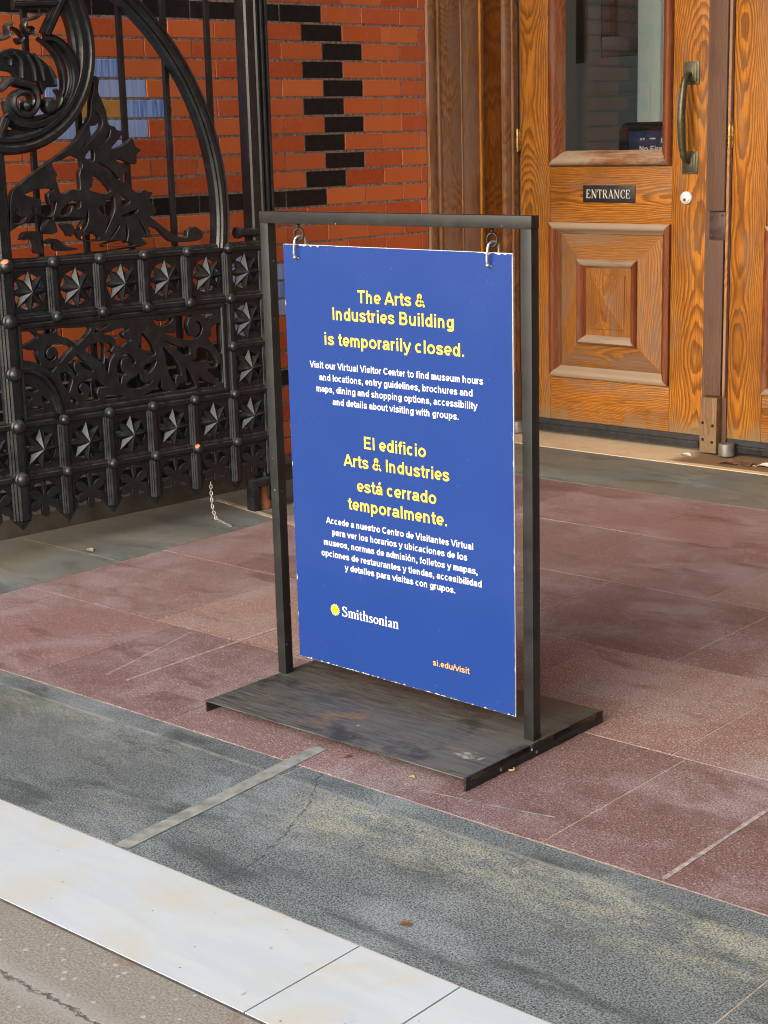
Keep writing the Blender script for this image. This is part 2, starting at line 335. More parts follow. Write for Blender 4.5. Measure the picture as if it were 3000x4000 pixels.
# ---- wood
def mat_wood(name, axis, light, dark, weather=0.25, ring=34.0, grey=(0.16, 0.105, 0.07), rough=0.45, tilt=0.055, stain=0.0):
    m = NT(name); o = m.O(); rn = m.rnd()
    off = m.comb(m.ma('MULTIPLY', rn, 3.7), m.ma('MULTIPLY', rn, 0.09), m.ma('MULTIPLY', rn, 5.1))
    p = m.vm('ADD', o, off); x, y, z = m.xyz(p)
    if axis == 'x': x, z = z, x
    elif axis == 'y': y, z = z, y
    # x,y across the grain, z along it; growth rings round a pith behind the board, tilted for cathedral figure
    q = m.comb(x, y, m.ma('MULTIPLY', z, 0.09))
    wob = m.ma('MULTIPLY', m.ma('SUBTRACT', m.noise(q, 6.0, 2, 0.5), 0.5), 0.016)
    wob2 = m.ma('MULTIPLY', m.ma('SUBTRACT', m.noise(m.comb(x, y, m.ma('MULTIPLY', z, 0.22)), 40.0, 3, 0.5), 0.5), 0.006)
    per = m.noise(m.comb(0.0, m.ma('MULTIPLY', rn, 9.0), m.ma('MULTIPLY', z, 1.0)), 0.75, 2)
    xx = m.ma('SUBTRACT', m.n('Math', {0: m.ma('ADD', x, 20.0), 1: 0.34}, operation='MODULO').outputs[0], 0.17)
    yy = m.ma('ADD', m.ma('ADD', 0.062, m.ma('MULTIPLY', m.ma('SUBTRACT', per, 0.5), 0.20)), m.ma('MULTIPLY', z, tilt * 0.3))
    rad = m.ma('SQRT', m.ma('ADD', m.ma('MULTIPLY', xx, xx), m.ma('MULTIPLY', yy, yy)))
    ph = m.ma('MULTIPLY', m.ma('ADD', m.ma('ADD', rad, wob), wob2), ring * 5.2)
    fr = m.ma('FRACT', ph)
    band = m.ma('MULTIPLY', m.sm(fr, 0.18, 0.78), m.sm(fr, 1.0, 0.90))
    fib = m.noise(m.comb(m.ma('MULTIPLY', x, 1.0), y, m.ma('MULTIPLY', z, 0.03)), 330, 3, 0.6)
    c = m.mix(m.ma('MULTIPLY', band, 0.70), light, dark)
    c = m.mix(m.ma('MULTIPLY', m.sm(fib, 0.40, 0.66), 0.55), c, tuple(v * 0.75 for v in dark))
    tone = m.noise(m.comb(x, y, m.ma('MULTIPLY', z, 0.4)), 4.0, 4)
    c = m.mix(m.ma('MULTIPLY', m.sm(tone, 0.42, 0.70), 0.55), c, tuple(v * 0.9 for v in dark))
    wn = m.noise(m.comb(x, y, m.ma('MULTIPLY', z, 0.22)), 9.0, 6, 0.65)
    wf = m.ma('MULTIPLY', m.sm(m.ma('ADD', wn, m.ma('MULTIPLY', band, 0.05)), 0.66 - weather * 0.45, 0.80 - weather * 0.42), min(1.0, 0.4 + weather))
    c = m.mix(wf, c, grey)
    if stain:
        zz = m.xyz(m.P())[2]
        sn = m.noise(m.vm('MULTIPLY', o, (1, 1, 0.4)), 13, 5, 0.65)
        c = m.mix(m.ma('MULTIPLY', m.sm(m.ma('SUBTRACT', zz, m.ma('MULTIPLY', sn, 0.36)), 0.0, -0.16), stain), c, (0.19, 0.14, 0.08))
    m.bump(m.ma('ADD', m.ma('MULTIPLY', band, -0.5), fib), 0.18, 0.0015)
    return m.fin(c, m.ma('ADD', rough, m.ma('MULTIPLY', wf, 0.3)), spec=0.22)
def mat_threshold():
    m = NT('cream_stone_threshold'); p = m.P(); x, y, z = m.xyz(p); n = m.noise(p, 7, 5, 0.6)
    c = m.mix(m.sm(n, 0.3, 0.7), (0.60, 0.47, 0.30), (0.66, 0.54, 0.38))
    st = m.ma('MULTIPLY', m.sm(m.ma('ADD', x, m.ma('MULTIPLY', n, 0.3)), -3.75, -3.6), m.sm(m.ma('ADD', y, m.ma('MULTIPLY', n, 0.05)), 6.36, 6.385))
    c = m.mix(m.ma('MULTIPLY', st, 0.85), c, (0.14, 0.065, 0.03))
    c = m.mix(m.ma('MULTIPLY', m.sm(m.noise(p, 19, 4, 0.6), 0.58, 0.72), 0.4), c, (0.26, 0.18, 0.10))
    return m.fin(c, 0.6, spec=0.3)
GOLD, DARK = (0.45, 0.170, 0.019), (0.098, 0.032, 0.008)
M = dict(
    terrazzo=mat_terrazzo(), granite=mat_granite(), granite_warm=mat_granite('worn_brown_granite', 0.6), marble=mat_marble(), concrete=mat_concrete(),
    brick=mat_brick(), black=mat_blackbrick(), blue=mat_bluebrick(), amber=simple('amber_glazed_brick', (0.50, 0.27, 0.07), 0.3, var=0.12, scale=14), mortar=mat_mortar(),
    plinth=simple('brown_stone_plinth', (0.085, 0.07, 0.055), 0.75, var=0.4, scale=9, bump=0.3),
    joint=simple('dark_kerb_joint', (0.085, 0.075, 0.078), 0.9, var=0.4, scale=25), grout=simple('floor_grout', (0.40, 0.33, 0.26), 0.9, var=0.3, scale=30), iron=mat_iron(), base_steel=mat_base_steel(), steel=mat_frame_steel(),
    wood_v=mat_wood('golden_oak_upright', 'z', GOLD, DARK, 0.22, stain=0.9), wood_h=mat_wood('golden_oak_crosswise', 'x', GOLD, DARK, 0.27, stain=0.8),
    panel_v=mat_wood('oak_panel_upright', 'z', (0.36, 0.145, 0.026), (0.14, 0.052, 0.014), 0.33), panel_h=mat_wood('oak_panel_crosswise', 'x', (0.32, 0.135, 0.030), (0.14, 0.056, 0.017), 0.42),
    mould_v=mat_wood('dark_oak_moulding_upright', 'z', (0.22, 0.062, 0.018), (0.10, 0.026, 0.011), 0.25, 60), mould_h=mat_wood('dark_oak_moulding_crosswise', 'x', (0.24, 0.085, 0.026), (0.11, 0.036, 0.015), 0.68, 60, grey=(0.29, 0.215, 0.15)),
    jamb=mat_wood('weathered_jamb_oak', 'z', (0.42, 0.21, 0.09), (0.18, 0.078, 0.036), 0.45, 60, grey=(0.28, 0.175, 0.125), rough=0.6),
    jamb_gold=mat_wood('orange_jamb_oak', 'z', (0.62, 0.25, 0.03), (0.25, 0.09, 0.018), 0.12, 60), jamb_dark=mat_wood('red_brown_jamb_oak', 'z', (0.36, 0.125, 0.02), (0.15, 0.05, 0.011), 0.15, 60),
    batten=mat_wood('dark_weathered_batten', 'z', (0.15, 0.082, 0.052), (0.075, 0.038, 0.028), 0.35, 60, grey=(0.10, 0.064, 0.05), rough=0.55),
    foot_wood=mat_wood('scuffed_oak_foot', 'z', (0.27, 0.155, 0.075), (0.13, 0.068, 0.034), 0.3, 60, stain=0.7),
    rubber=simple('black_rubber', (0.018, 0.019, 0.022), 0.5, var=0.4, scale=30), brass=simple('aged_brass', (0.42, 0.28, 0.10), 0.3, 0.9, 0.3, 60),
    bronze=simple('green_bronze', (0.085, 0.082, 0.052), 0.42, 0.55, 0.3, 50), chrome=simple('satin_nickel', (0.66, 0.66, 0.63), 0.4, 0.25, 0.06, 30), silver=simple('galvanised_steel', (0.50, 0.50, 0.48), 0.35, 0.8, 0.25, 80),
    dark=simple('dark_hole', (0.008, 0.008, 0.008), 0.9), plate=simple('black_sign_plate', (0.014, 0.015, 0.02), 0.35, var=0.2), cream=simple('cream_lettering', (0.48, 0.45, 0.38), 0.6, var=0.08),
    bracket=simple('brown_iron_bracket', (0.062, 0.036, 0.03), 0.5, 0.3, 0.3, 30), pivot=simple('grey_steel_pivot', (0.16, 0.15, 0.13), 0.5, 0.4, 0.3, 40),
    threshold=mat_threshold(), flange=simple('dark_rusty_steel', (0.05, 0.032, 0.022), 0.7, var=0.6, scale=14), primer=simple('orange_primer', (0.55, 0.22, 0.11), 0.8, var=0.25, scale=80), rust=simple('rusty_iron', (0.26, 0.085, 0.035), 0.8, var=0.5, scale=18, bump=0.3),
    white=simple('white_core', (0.62, 0.62, 0.60), 0.6, var=0.06), yellow=simple('yellow_print', (0.70, 0.50, 0.055), 0.5, var=0.03), whitetext=simple('white_print', (0.70, 0.71, 0.71), 0.5, var=0.03), orange=simple('orange_print', (0.72, 0.36, 0.08), 0.5, var=0.04), sunyellow=simple('sun_print', (0.88, 0.70, 0.0), 0.5, var=0.02), raypale=simple('ray_print', (0.88, 0.82, 0.42), 0.5, var=0.02),
    tape=simple('dusty_grey_tape', (0.235, 0.25, 0.23), 0.75, var=0.4, scale=25), tape_pale=simple('pale_tape_residue', (0.34, 0.29, 0.27), 0.8, var=0.4, scale=60), tape_cream=simple('cream_stone_strip', (0.40, 0.34, 0.24), 0.7, var=0.3, scale=14),
    leaf=simple('dry_leaf', (0.17, 0.07, 0.035), 0.7, var=0.5, scale=60), twig=simple('straw', (0.50, 0.36, 0.14), 0.6), scrap=simple('paper_scrap', (0.75, 0.73, 0.68), 0.8, var=0.08), debris=simple('curled_debris', (0.14, 0.07, 0.05), 0.8, var=0.5, scale=50),
    grey_wall=simple('grey_painted_panel', (0.125, 0.135, 0.125), 0.7, var=0.08, scale=3), pale_post=simple('pale_grey_paint', (0.66, 0.70, 0.69), 0.6, var=0.05), reveal=simple('grey_plaster_reveal', (0.20, 0.235, 0.26), 0.6, var=0.2, scale=8), brown_wood=simple('dark_brown_wood', (0.035, 0.013, 0.008), 0.4, var=0.3, scale=8), soffit=simple('plaster_soffit', (0.66, 0.69, 0.70), 0.9, var=0.1, scale=3), navy=simple('navy_placard', (0.022, 0.026, 0.10), 0.4, var=0.1), glossblack=simple('gloss_black_plastic', (0.008, 0.008, 0.009), 0.2),
)
def mat_board():
    m = NT('blue_board_print'); o = m.O()
    v = m.voro(o, 60, out=0); cx, _, _ = m.xyz(m.voro(o, 60, out=1))
    f = m.ma('MULTIPLY', m.sm(v, 0.07, 0.03), m.sm(cx, 0.90, 0.92))
    n = m.noise(o, 5, 4)
    c = m.mix(m.sm(n, 0.3, 0.7), (0.0060, 0.035, 0.192), (0.0070, 0.037, 0.198))
    c = m.mix(f, c, (0.30, 0.36, 0.55))
    return m.fin(c, m.ramp(n, [(0.3, 0.25), (0.7, 0.28)]), spec=0.6)
M['board'] = mat_board()
def mat_glass():
    m = NT('door_glass'); m.t.nodes.remove(m.b)
    tr = m.n('BsdfTransparent', {'Color': (0.80, 0.84, 0.82)}); gl = m.n('BsdfGlossy', {'Color': (1, 1, 1), 'Roughness': 0.03})
    fr = m.n('Fresnel', {'IOR': 1.5}); mx = m.n('MixShader', {0: fr.outputs[0], 1: tr.outputs[0], 2: gl.outputs[0]})
    m.t.links.new(mx.outputs[0], m.out.inputs[0]); return m.mat
M['glass'] = mat_glass()

# ================================================================ SETTING: ground, floor, building shell
def slabs(mb, xs, y0, y1, z, gap=0.003, bev=0.0015, tint=lambda i: (1, 1, 1)):
    for i in range(len(xs) - 1):
        mb.tint = tint(i); mb.box(xs[i] + gap / 2, xs[i + 1] - gap / 2, y0 + gap / 2, y1 - gap / 2, z - 0.012, z + random.uniform(-0.0004, 0.0004))
g = MB(); g.box(-400, 400, -400, 1.751, -0.3, 0.0); g.build('pavement', M['concrete'], kind='structure')
g = MB(); g.box(-400, 400, 2.0635, 400, -0.3, -0.0012); g.build('ground', M['grout'], kind='structure')
g = MB(); g.box(-400, 400, 1.7515, 2.063, -0.3, -0.0010); g.build('kerb_bed', M['joint'], kind='structure')
g = MB(); ti = lambda i: (random.uniform(0.94, 1.03),) * 3
slabs(g, [-5.3, -3.16, -1.909, -1.666, 0.6, 2.0], 1.757, 2.065, 0.001, 0.004, tint=ti); 
g.v = [v for v in g.v]
g.build('marble_kerb', M['marble'], tint=True, kind='structure')
g = MB()
def tj(i):
    a = random.uniform(0.86, 1.1); return (a, a * random.uniform(0.97, 1.03), a * random.uniform(0.96, 1.02))
slabs(g, [-5.3, -4.05, -2.62, -1.25, 0.4, 1.8], 2.066, 2.645, 0.0, 0.004, tint=tj)
g.build('granite_floor', M['granite'], tint=True, kind='structure')
g = MB()
for a, b in ((2.645, 3.665), (3.665, 4.55), (4.55, 5.3), (5.3, 6.3)):
    g.tint = tj(0); g.box(-5.4, -4.517, a + 0.002, b - 0.002, -0.012, 0.0)
slabs(g, [-4.515, -4.28, -3.2, -2.0, -0.8, 0.3], 5.702, 6.298, 0.0, 0.004, tint=tj)
g.build('granite_floor', M['granite_warm'], tint=True, kind='structure')
rows = [(2.647, 3.25, [-4.515, -4.35, -3.74, -3.13, -2.52, -1.909, -1.30, -0.69, -0.08, 0.5]), (3.25, 3.865, [-4.515, -3.847, -3.237, -2.57, -1.95, -1.34, -0.73, -0.1, 0.5]),
        (3.865, 4.475, [-4.515, -4.15, -3.54, -2.93, -2.32, -1.7, -1.1, -0.5, 0.5]), (4.475, 5.087, [-4.515, -3.79, -3.18, -2.57, -1.96, -1.35, -0.7, 0.5]), (5.087, 5.70, [-4.515, -4.45, -3.84, -3.23, -2.62, -2.0, -1.4, -0.8, 0.5])]
light = {(1, 1): (1.35, 1.40, 1.20), (1, 3): (1.27, 1.30, 1.12), (1, 4): (1.18, 1.20, 1.05), (3, 3): (1.18, 1.22, 1.14), (1, 2): (1.08, 1.05, 1.02)}
g = MB()
for r, (a, b, xs) in enumerate(rows):
    def tt(i, r=r):
        if (r, i) in light: return light[(r, i)]
        k = random.uniform(0.84, 1.1); return (k * random.uniform(0.97, 1.05), k, k * random.uniform(0.94, 1.02))
    slabs(g, xs, a, b, 0.0, 0.0044, tint=tt)
g.build('terrazzo_floor', M['terrazzo'], tint=True, kind='structure')
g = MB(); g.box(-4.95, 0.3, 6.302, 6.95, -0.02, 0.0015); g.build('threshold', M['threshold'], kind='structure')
# the rest of the porch: soffit, facade above and beside the opening, right-hand reveal
g = MB()
g.box(-9, 5, 1.3, 7.3, 5.0, 5.3); g.box(-9, 5, 1.3, 1.8, 5.3, 9); g.box(-9, -5.95, 1.9, 2.4, -0.1, 5.0); g.box(0.9, 5, 1.9, 2.4, -0.1, 5.0)
g.build('ceiling', M['soffit'], kind='structure')
g = MB()
g.add([(0.14, 2.0, -0.1), (-0.2, 6.9, -0.1), (0.9, 6.9, -0.1), (0.9, 2.0, -0.1), (0.14, 2.0, 5.0), (-0.2, 6.9, 5.0), (0.9, 6.9, 5.0), (0.9, 2.0, 5.0)], [(0, 1, 5, 4), (1, 2, 6, 5), (2, 3, 7, 6), (3, 0, 4, 7), (0, 3, 2, 1), (4, 5, 6, 7)])
g.build('wall', M['reveal'], kind='structure')  # unseen wall, shuts out sky from the right; its grey is tuned for bounce

# ---------------------------------------------------------------- brick wall (local X out of the wall, Y along it, Z up)
WALL0, WROT = (-5.15, 4.0, 0.0), R(-5.46)
wall = empty('brick_wall', WALL0, WROT, label='red brick wall with black zigzag bricks and a blue glazed diamond, behind the iron gate', cat='brick wall')
PIT, ZT, MOD = 0.0775, 2.036, 0.235
blue, amber = set(), set()
def diamond(cs, k0, odd):
    for dk, n in ((-2, 1), (-1, 2), (0, 3), (1, 2), (2, 1)):
        for j in range(n): blue.add((k0 + dk, round(cs + (j - (n - 1) / 2) * MOD, 2)))
    amber.add((k0, round(cs, 2)))
diamond(0.1945, 5, True); diamond(0.8995, 15, True); diamond(-0.5105, 15, True)
def has(S, k, c): return any(a == k and abs(c - b) < 0.06 for a, b in S)
b = MB(); k = 0
zs = []
for k in range(-38, 26):
    zt = ZT - PIT * k; zb = zt - PIT + 0.0092
    if zb < 0.085: continue
    off = 1.252 if k % 2 else 1.369
    i0 = -15
    for i in range(i0, 6):
        s0 = off + i * MOD; s1 = s0 + MOD - 0.003
        s0 = max(s0, -2.05); s1 = min(s1, 1.999)
        if s1 - s0 < 0.02: continue
        c = off + i * MOD + MOD / 2 - 0.0015
        b.mi = 0; b.tint = (min(1, max(0, random.gauss(0.5, 0.32))), random.random(), random.random())
        kk = k % 20
        zig = 1.37 if kk % 2 else 1.487
        if kk in (0, 10): blk = (c < 1.30 and c > -0.95)
        else: blk = abs(c - (zig)) < 0.06 and 0 < kk < 10 or abs(c - (0.39 - zig)) < 0.06 and 0 < kk < 10
        if blk: b.mi = 1
        if k >= 18 and c < 0.95: b.mi = 1  # bricks behind the lower gate turned black, standing in for the shade there
        if has(blue, k, c): b.mi = 2
        if has(amber, k, c): b.mi = 3
        j = random.uniform(-0.0012, 0.0012); e = 0.0022; d = 0.004
        dz = random.uniform(-0.0006, 0.0006); zt2, zb2 = zt + dz, zb + dz
        b.add([(-0.006, s0, zb2), (-0.006, s1, zb2), (-0.006, s1, zt2), (-0.006, s0, zt2), (d + j - e, s0, zb2), (d + j - e, s1, zb2), (d + j - e, s1, zt2), (d + j - e, s0, zt2), (d + j, s0 + e, zb2 + e), (d + j, s1 - e, zb2 + e), (d + j, s1 - e, zt2 - e), (d + j, s0 + e, zt2 - e)],
              [(0, 1, 5, 4), (1, 2, 6, 5), (2, 3, 7, 6), (3, 0, 4, 7), (4, 5, 9, 8), (5, 6, 10, 9), (6, 7, 11, 10), (7, 4, 8, 11), (8, 9, 10, 11)])
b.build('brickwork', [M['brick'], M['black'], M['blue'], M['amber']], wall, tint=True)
b = MB(); b.box(-0.45, 0.0022, -2.05, 2.0, 0.0, 4.99); b.build('mortar', M['mortar'], wall)
b = MB(); b.prism([(-0.0, 0.0), (0.045, 0.0), (0.045, 0.075), (0.02, 0.088), (0.001, 0.088)], 'y', -2.05, 1.97)
bm_prof = b.v; b.v = [(p[0], p[1], p[2]) for p in bm_prof]
b.build('plinth', M['plinth'], wall)

# ---------------------------------------------------------------- wooden jamb between brick wall and doors
jamb = empty('door_jamb', (WALL0[0] + 2.003 * math.sin(R(5.46)), WALL0[1] + 2.003 * math.cos(R(5.46)), 0), WROT, label='tall weathered wooden jamb of moulded boards between brick wall and doors', cat='door jamb')
def board(nm, s0, s1, d, m, bev=0.004, z0=0.0):
    b = MB(); b.box(-0.12, d, s0, s1, z0, 4.995, bev); return b.build(nm, m, jamb, smooth=40)
board('casing_board', 0.0, 0.043, 0.020, M['jamb'], 0.003); board('casing_board', 0.044, 0.062, 0.010, M['jamb_gold'], 0.002)
board('casing_board', 0.063, 0.078, 0.022, M['jamb'], 0.005); board('casing_board', 0.079, 0.218, 0.014, M['jamb'], 0.002)
board('bead_moulding', 0.219, 0.230, 0.018, M['jamb'], 0.005); board('casing_board', 0.231, 0.345, 0.014, M['jamb'], 0.002)
board('bead_moulding', 0.346, 0.358, 0.024, M['jamb_gold'], 0.005); board('bead_moulding', 0.359, 0.374, 0.018, M['jamb'], 0.005)
board('recessed_board', 0.376, 0.530, -0.012, M['jamb_dark'], 0.002); board('stop_board', 0.531, 0.575, 0.012, M['jamb'], 0.004)
board('bead_moulding', 0.576, 0.592, 0.020, M['jamb'], 0.006); board('stop_board', 0.593, 0.625, 0.014, M['jamb'], 0.004)
b = MB(); b.box(-0.1, 0.032, 0.532, 0.624, 0.0, 0.30, 0.006); b.build('plinth_block', M['foot_wood'], jamb, smooth=40)

# ================================================================ IRON GATE (local X out, Y along the gate, Z up)
GD = {"panel":[[[-1008,827],[-979,828],[-968,828],[-956,817],[-946,802],[-1002,778],[-1010,793]],[[-943,826],[-916,828],[-881,828],[-869,825],[-878,814],[-906,812],[-937,816]],[[-1008,768],[-977,759],[-953,757],[-950,736],[-940,703],[-954,711],[-979,720],[-1008,728]],[[-863,773],[-834,765],[-806,752],[-831,728],[-860,702],[-865,709],[-864,742],[-875,759],[-892,763],[-907,755],[-913,740],[-907,723],[-894,719],[-879,730],[-882,717],[-899,711],[-917,722],[-923,743],[-913,760],[-889,769]],[[-910,684],[-893,684],[-875,692],[-897,669]],[[-858,827],[-812,824],[-742,821],[-727,824],[-723,811],[-738,791],[-760,775],[-785,758],[-793,768],[-824,789],[-857,802]],[[-703,806],[-689,812],[-637,824],[-665,810],[-702,797]],[[-748,735],[-735,749],[-696,758],[-672,753],[-668,732],[-675,680],[-692,687],[-723,714]],[[-828,692],[-801,710],[-782,723],[-722,654],[-753,668],[-768,677],[-781,700],[-799,694],[-801,671],[-790,651],[-800,647],[-810,669]],[[-662,750],[-645,751],[-628,738],[-641,719],[-627,709],[-647,682],[-659,642],[-667,653],[-668,690]],[[-860,659],[-842,664],[-825,655],[-812,633],[-831,586],[-836,599],[-852,617],[-859,639]],[[-769,618],[-733,629],[-698,614],[-684,597],[-669,590],[-700,588],[-713,569],[-706,544],[-757,545],[-747,562],[-739,588],[-752,608],[-773,614],[-786,599],[-775,576],[-785,574],[-792,591],[-788,612]],[[-827,564],[-804,556],[-802,540],[-820,541]],[[-669,558],[-638,553],[-587,540],[-630,540],[-679,541]],[[-1009,628],[-1000,636],[-981,627],[-959,612],[-974,603],[-991,611],[-1002,617]],[[-1008,592],[-987,584],[-1003,571],[-1009,559]],[[-943,587],[-933,580],[-920,566],[-929,557],[-942,566]],[[-994,543],[-967,554],[-945,542],[-971,541]],[[-671,786],[-631,795],[-603,802],[-573,801],[-558,795],[-582,784],[-581,768],[-564,758],[-551,754],[-599,729],[-611,737],[-617,761],[-638,781]],[[-617,653],[-609,684],[-589,700],[-561,702],[-541,681],[-538,665],[-557,653],[-548,669],[-553,685],[-572,690],[-593,684],[-600,664],[-594,637],[-579,628],[-598,619],[-605,593],[-613,604],[-610,631],[-621,642]],[[-442,821],[-410,812],[-386,813],[-361,824],[-360,808],[-382,795],[-411,792],[-432,801]],[[-342,825],[-297,821],[-264,822],[-281,808],[-289,787],[-284,760],[-272,740],[-249,740],[-230,757],[-232,782],[-249,793],[-259,790],[-246,797],[-227,788],[-220,765],[-233,741],[-263,726],[-315,733],[-360,748],[-391,764],[-349,761],[-341,792]],[[-225,820],[-198,821],[-165,818],[-149,813],[-173,807],[-195,791],[-206,810]],[[-182,755],[-165,770],[-137,779],[-137,732],[-135,657],[-160,684],[-173,697],[-191,723],[-177,736]],[[-500,776],[-482,763],[-456,729],[-443,690],[-463,684],[-471,701],[-495,711],[-519,727],[-500,741]],[[-442,665],[-450,642],[-473,620],[-497,622],[-493,652],[-468,657]],[[-577,589],[-565,601],[-533,614],[-520,623],[-513,598],[-495,582],[-464,588],[-489,571],[-531,564],[-571,573]],[[-392,735],[-349,712],[-317,701],[-291,701],[-285,673],[-306,670],[-344,693],[-371,714]],[[-407,713],[-383,691],[-353,656],[-335,624],[-329,593],[-344,597],[-357,585],[-359,566],[-371,576],[-385,605],[-394,644],[-396,677]],[[-246,691],[-210,684],[-181,664],[-160,629],[-163,610],[-188,615],[-206,639],[-246,634],[-285,647],[-255,650]],[[-205,601],[-165,602],[-140,616],[-136,543],[-164,557],[-186,582]],[[-306,618],[-291,599],[-271,559],[-269,536],[-354,536],[-343,556],[-316,564],[-305,585]],[[-243,575],[-221,558],[-172,533],[-249,534]],[[-482,543],[-442,563],[-425,588],[-421,549],[-386,537],[-501,536]]],"outl":[[-1032,1089],[-1020,1192],[-1008,1313],[-969,1351],[-888,1402],[-796,1453],[-740,1488],[-709,1523],[-687,1550],[-663,1586],[-658,1633],[-642,1681],[-644,1720],[-630,1724],[-617,1711],[-623,1669],[-608,1633],[-595,1599],[-588,1554],[-563,1544],[-552,1531],[-528,1528],[-536,1511],[-574,1474],[-581,1464],[-545,1471],[-514,1485],[-494,1502],[-483,1489],[-475,1469],[-452,1456],[-474,1442],[-478,1408],[-507,1409],[-530,1420],[-572,1429],[-555,1416],[-528,1407],[-512,1379],[-537,1372],[-539,1342],[-524,1339],[-510,1320],[-478,1301],[-450,1310],[-429,1302],[-413,1301],[-430,1276],[-422,1263],[-400,1225],[-432,1214],[-381,1173],[-322,1134],[-272,1121],[-262,1150],[-226,1161],[-195,1136],[-205,1111],[-269,1105],[-346,1113],[-397,1161],[-442,1173],[-433,1154],[-446,1134],[-474,1133],[-486,1100]],"up":[[[-653,1599],[-633,1594],[-615,1569],[-619,1545],[-639,1523],[-676,1491],[-708,1470],[-681,1499],[-666,1513],[-668,1545],[-645,1549],[-630,1562],[-631,1584],[-645,1594]],[[-583,1535],[-589,1509],[-612,1485],[-641,1468],[-621,1488],[-598,1512],[-588,1532]],[[-673,1462],[-658,1459],[-659,1426],[-670,1422],[-695,1437]],[[-644,1418],[-609,1402],[-575,1379],[-558,1355],[-568,1353],[-585,1374],[-621,1400]],[[-671,1364],[-659,1369],[-636,1358],[-598,1314],[-623,1303],[-663,1312],[-686,1322],[-673,1334]],[[-618,1282],[-604,1279],[-587,1296],[-584,1255],[-593,1225],[-636,1158],[-611,1218],[-640,1230],[-650,1258],[-623,1262]],[[-557,1304],[-520,1275],[-523,1262],[-548,1256],[-555,1284]],[[-557,1218],[-520,1231],[-485,1240],[-499,1225],[-533,1215]],[[-614,1138],[-573,1184],[-575,1173],[-601,1146]],[[-542,1127],[-539,1189],[-532,1163],[-537,1135]],[[-482,1204],[-449,1146],[-466,1164]],[[-636,1120],[-600,1126],[-557,1128],[-510,1110],[-529,1106],[-634,1111]],[[-832,1422],[-794,1430],[-754,1445],[-717,1431],[-711,1405],[-720,1392],[-725,1372],[-726,1322],[-756,1325],[-803,1309],[-816,1346],[-822,1359],[-817,1382],[-827,1399]],[[-949,1315],[-885,1332],[-836,1327],[-860,1311],[-858,1288],[-852,1272],[-828,1287],[-847,1235],[-892,1244],[-888,1293],[-921,1304]],[[-986,1272],[-976,1245],[-956,1234],[-979,1208],[-938,1223],[-917,1255],[-927,1275],[-949,1278],[-931,1262],[-941,1237],[-965,1218],[-1006,1216],[-1000,1243]],[[-812,1247],[-791,1269],[-755,1287],[-740,1280],[-729,1282],[-730,1259],[-746,1253],[-761,1267],[-778,1238],[-810,1231]],[[-881,1197],[-850,1222],[-835,1178],[-879,1174]],[[-808,1200],[-774,1198],[-764,1177],[-781,1158],[-791,1176]],[[-700,1248],[-699,1217],[-708,1194],[-726,1172],[-736,1186],[-711,1211]],[[-752,1180],[-722,1168],[-691,1160],[-687,1170],[-659,1144],[-685,1134],[-735,1147]],[[-977,1157],[-961,1179],[-916,1180],[-898,1172],[-904,1142],[-897,1109],[-924,1109],[-925,1144],[-940,1161]],[[-878,1138],[-858,1150],[-832,1145],[-796,1119],[-760,1110],[-827,1109],[-845,1119],[-848,1139]]],"rib":{"cband":[[-832,1852],[-789,1845],[-748,1811],[-724,1760],[-722,1699],[-750,1631],[-810,1581],[-890,1555],[-966,1562],[-1006,1594]],"inner":[[-729,1970],[-704,1894],[-694,1801],[-704,1734]],"cinner":[[-856,1852],[-815,1826],[-782,1784],[-767,1733],[-768,1680],[-787,1642]],"bar":[[-745,2001],[-828,1863]],"bar2":[[-1004,1578],[-1040,1510]],"topbar":[[-947,1964],[-779,1974]],"scurl":[[-840,1938],[-863,1922],[-900,1913],[-914,1892],[-904,1869],[-882,1870],[-878,1883],[-888,1892]],"scurl2":[[-958,1904],[-980,1888],[-977,1858],[-1007,1844]],"hook":[[-959,1886],[-939,1876],[-920,1853],[-937,1835],[-947,1850]],"wing":[[-1023,1797],[-977,1816],[-944,1814],[-900,1804],[-856,1783],[-816,1747],[-795,1693],[-808,1685],[-840,1683],[-860,1659],[-872,1699],[-897,1699],[-948,1701],[-975,1735],[-1028,1746]],"rib1":[[-964,1801],[-939,1772],[-941,1715]],"rib2":[[-913,1793],[-892,1752],[-890,1707]],"rib3":[[-891,1799],[-864,1760],[-856,1707]],"rib4":[[-831,1754],[-817,1725],[-811,1693]],"rib0":[[-1000,1793],[-980,1782],[-982,1759]],"spiral":[[-1025,1675],[-987,1704],[-954,1699],[-901,1686],[-886,1648],[-895,1614],[-924,1593],[-963,1599],[-982,1625],[-976,1652],[-948,1667],[-915,1662],[-905,1641],[-915,1622],[-934,1622]],"low":[[-998,1641],[-987,1602],[-950,1575],[-898,1571],[-841,1589]],"hookb":[[-806,1677],[-786,1650],[-801,1618],[-833,1605],[-858,1614]],"knob":[[-838,1621]]},"qarc":[[-1034,695],[-982,684],[-933,655],[-897,604],[-878,547],[-873,513]],"strap":[[-775,733],[-695,648]]}
mm = lambda l: [(a / 1000, b / 1000) for a, b in l]
gate = empty('iron_gate', (-4.72, 4.55, 0), R(-8), label='ornate black cast iron gate folded open against the brick wall', cat='gate')
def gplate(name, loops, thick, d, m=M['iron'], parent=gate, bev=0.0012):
    me = plate_mesh(loops, thick, bev); remap(me, lambda a, b_, c: (d + c, a, b_)); return link(name, me, m, parent)
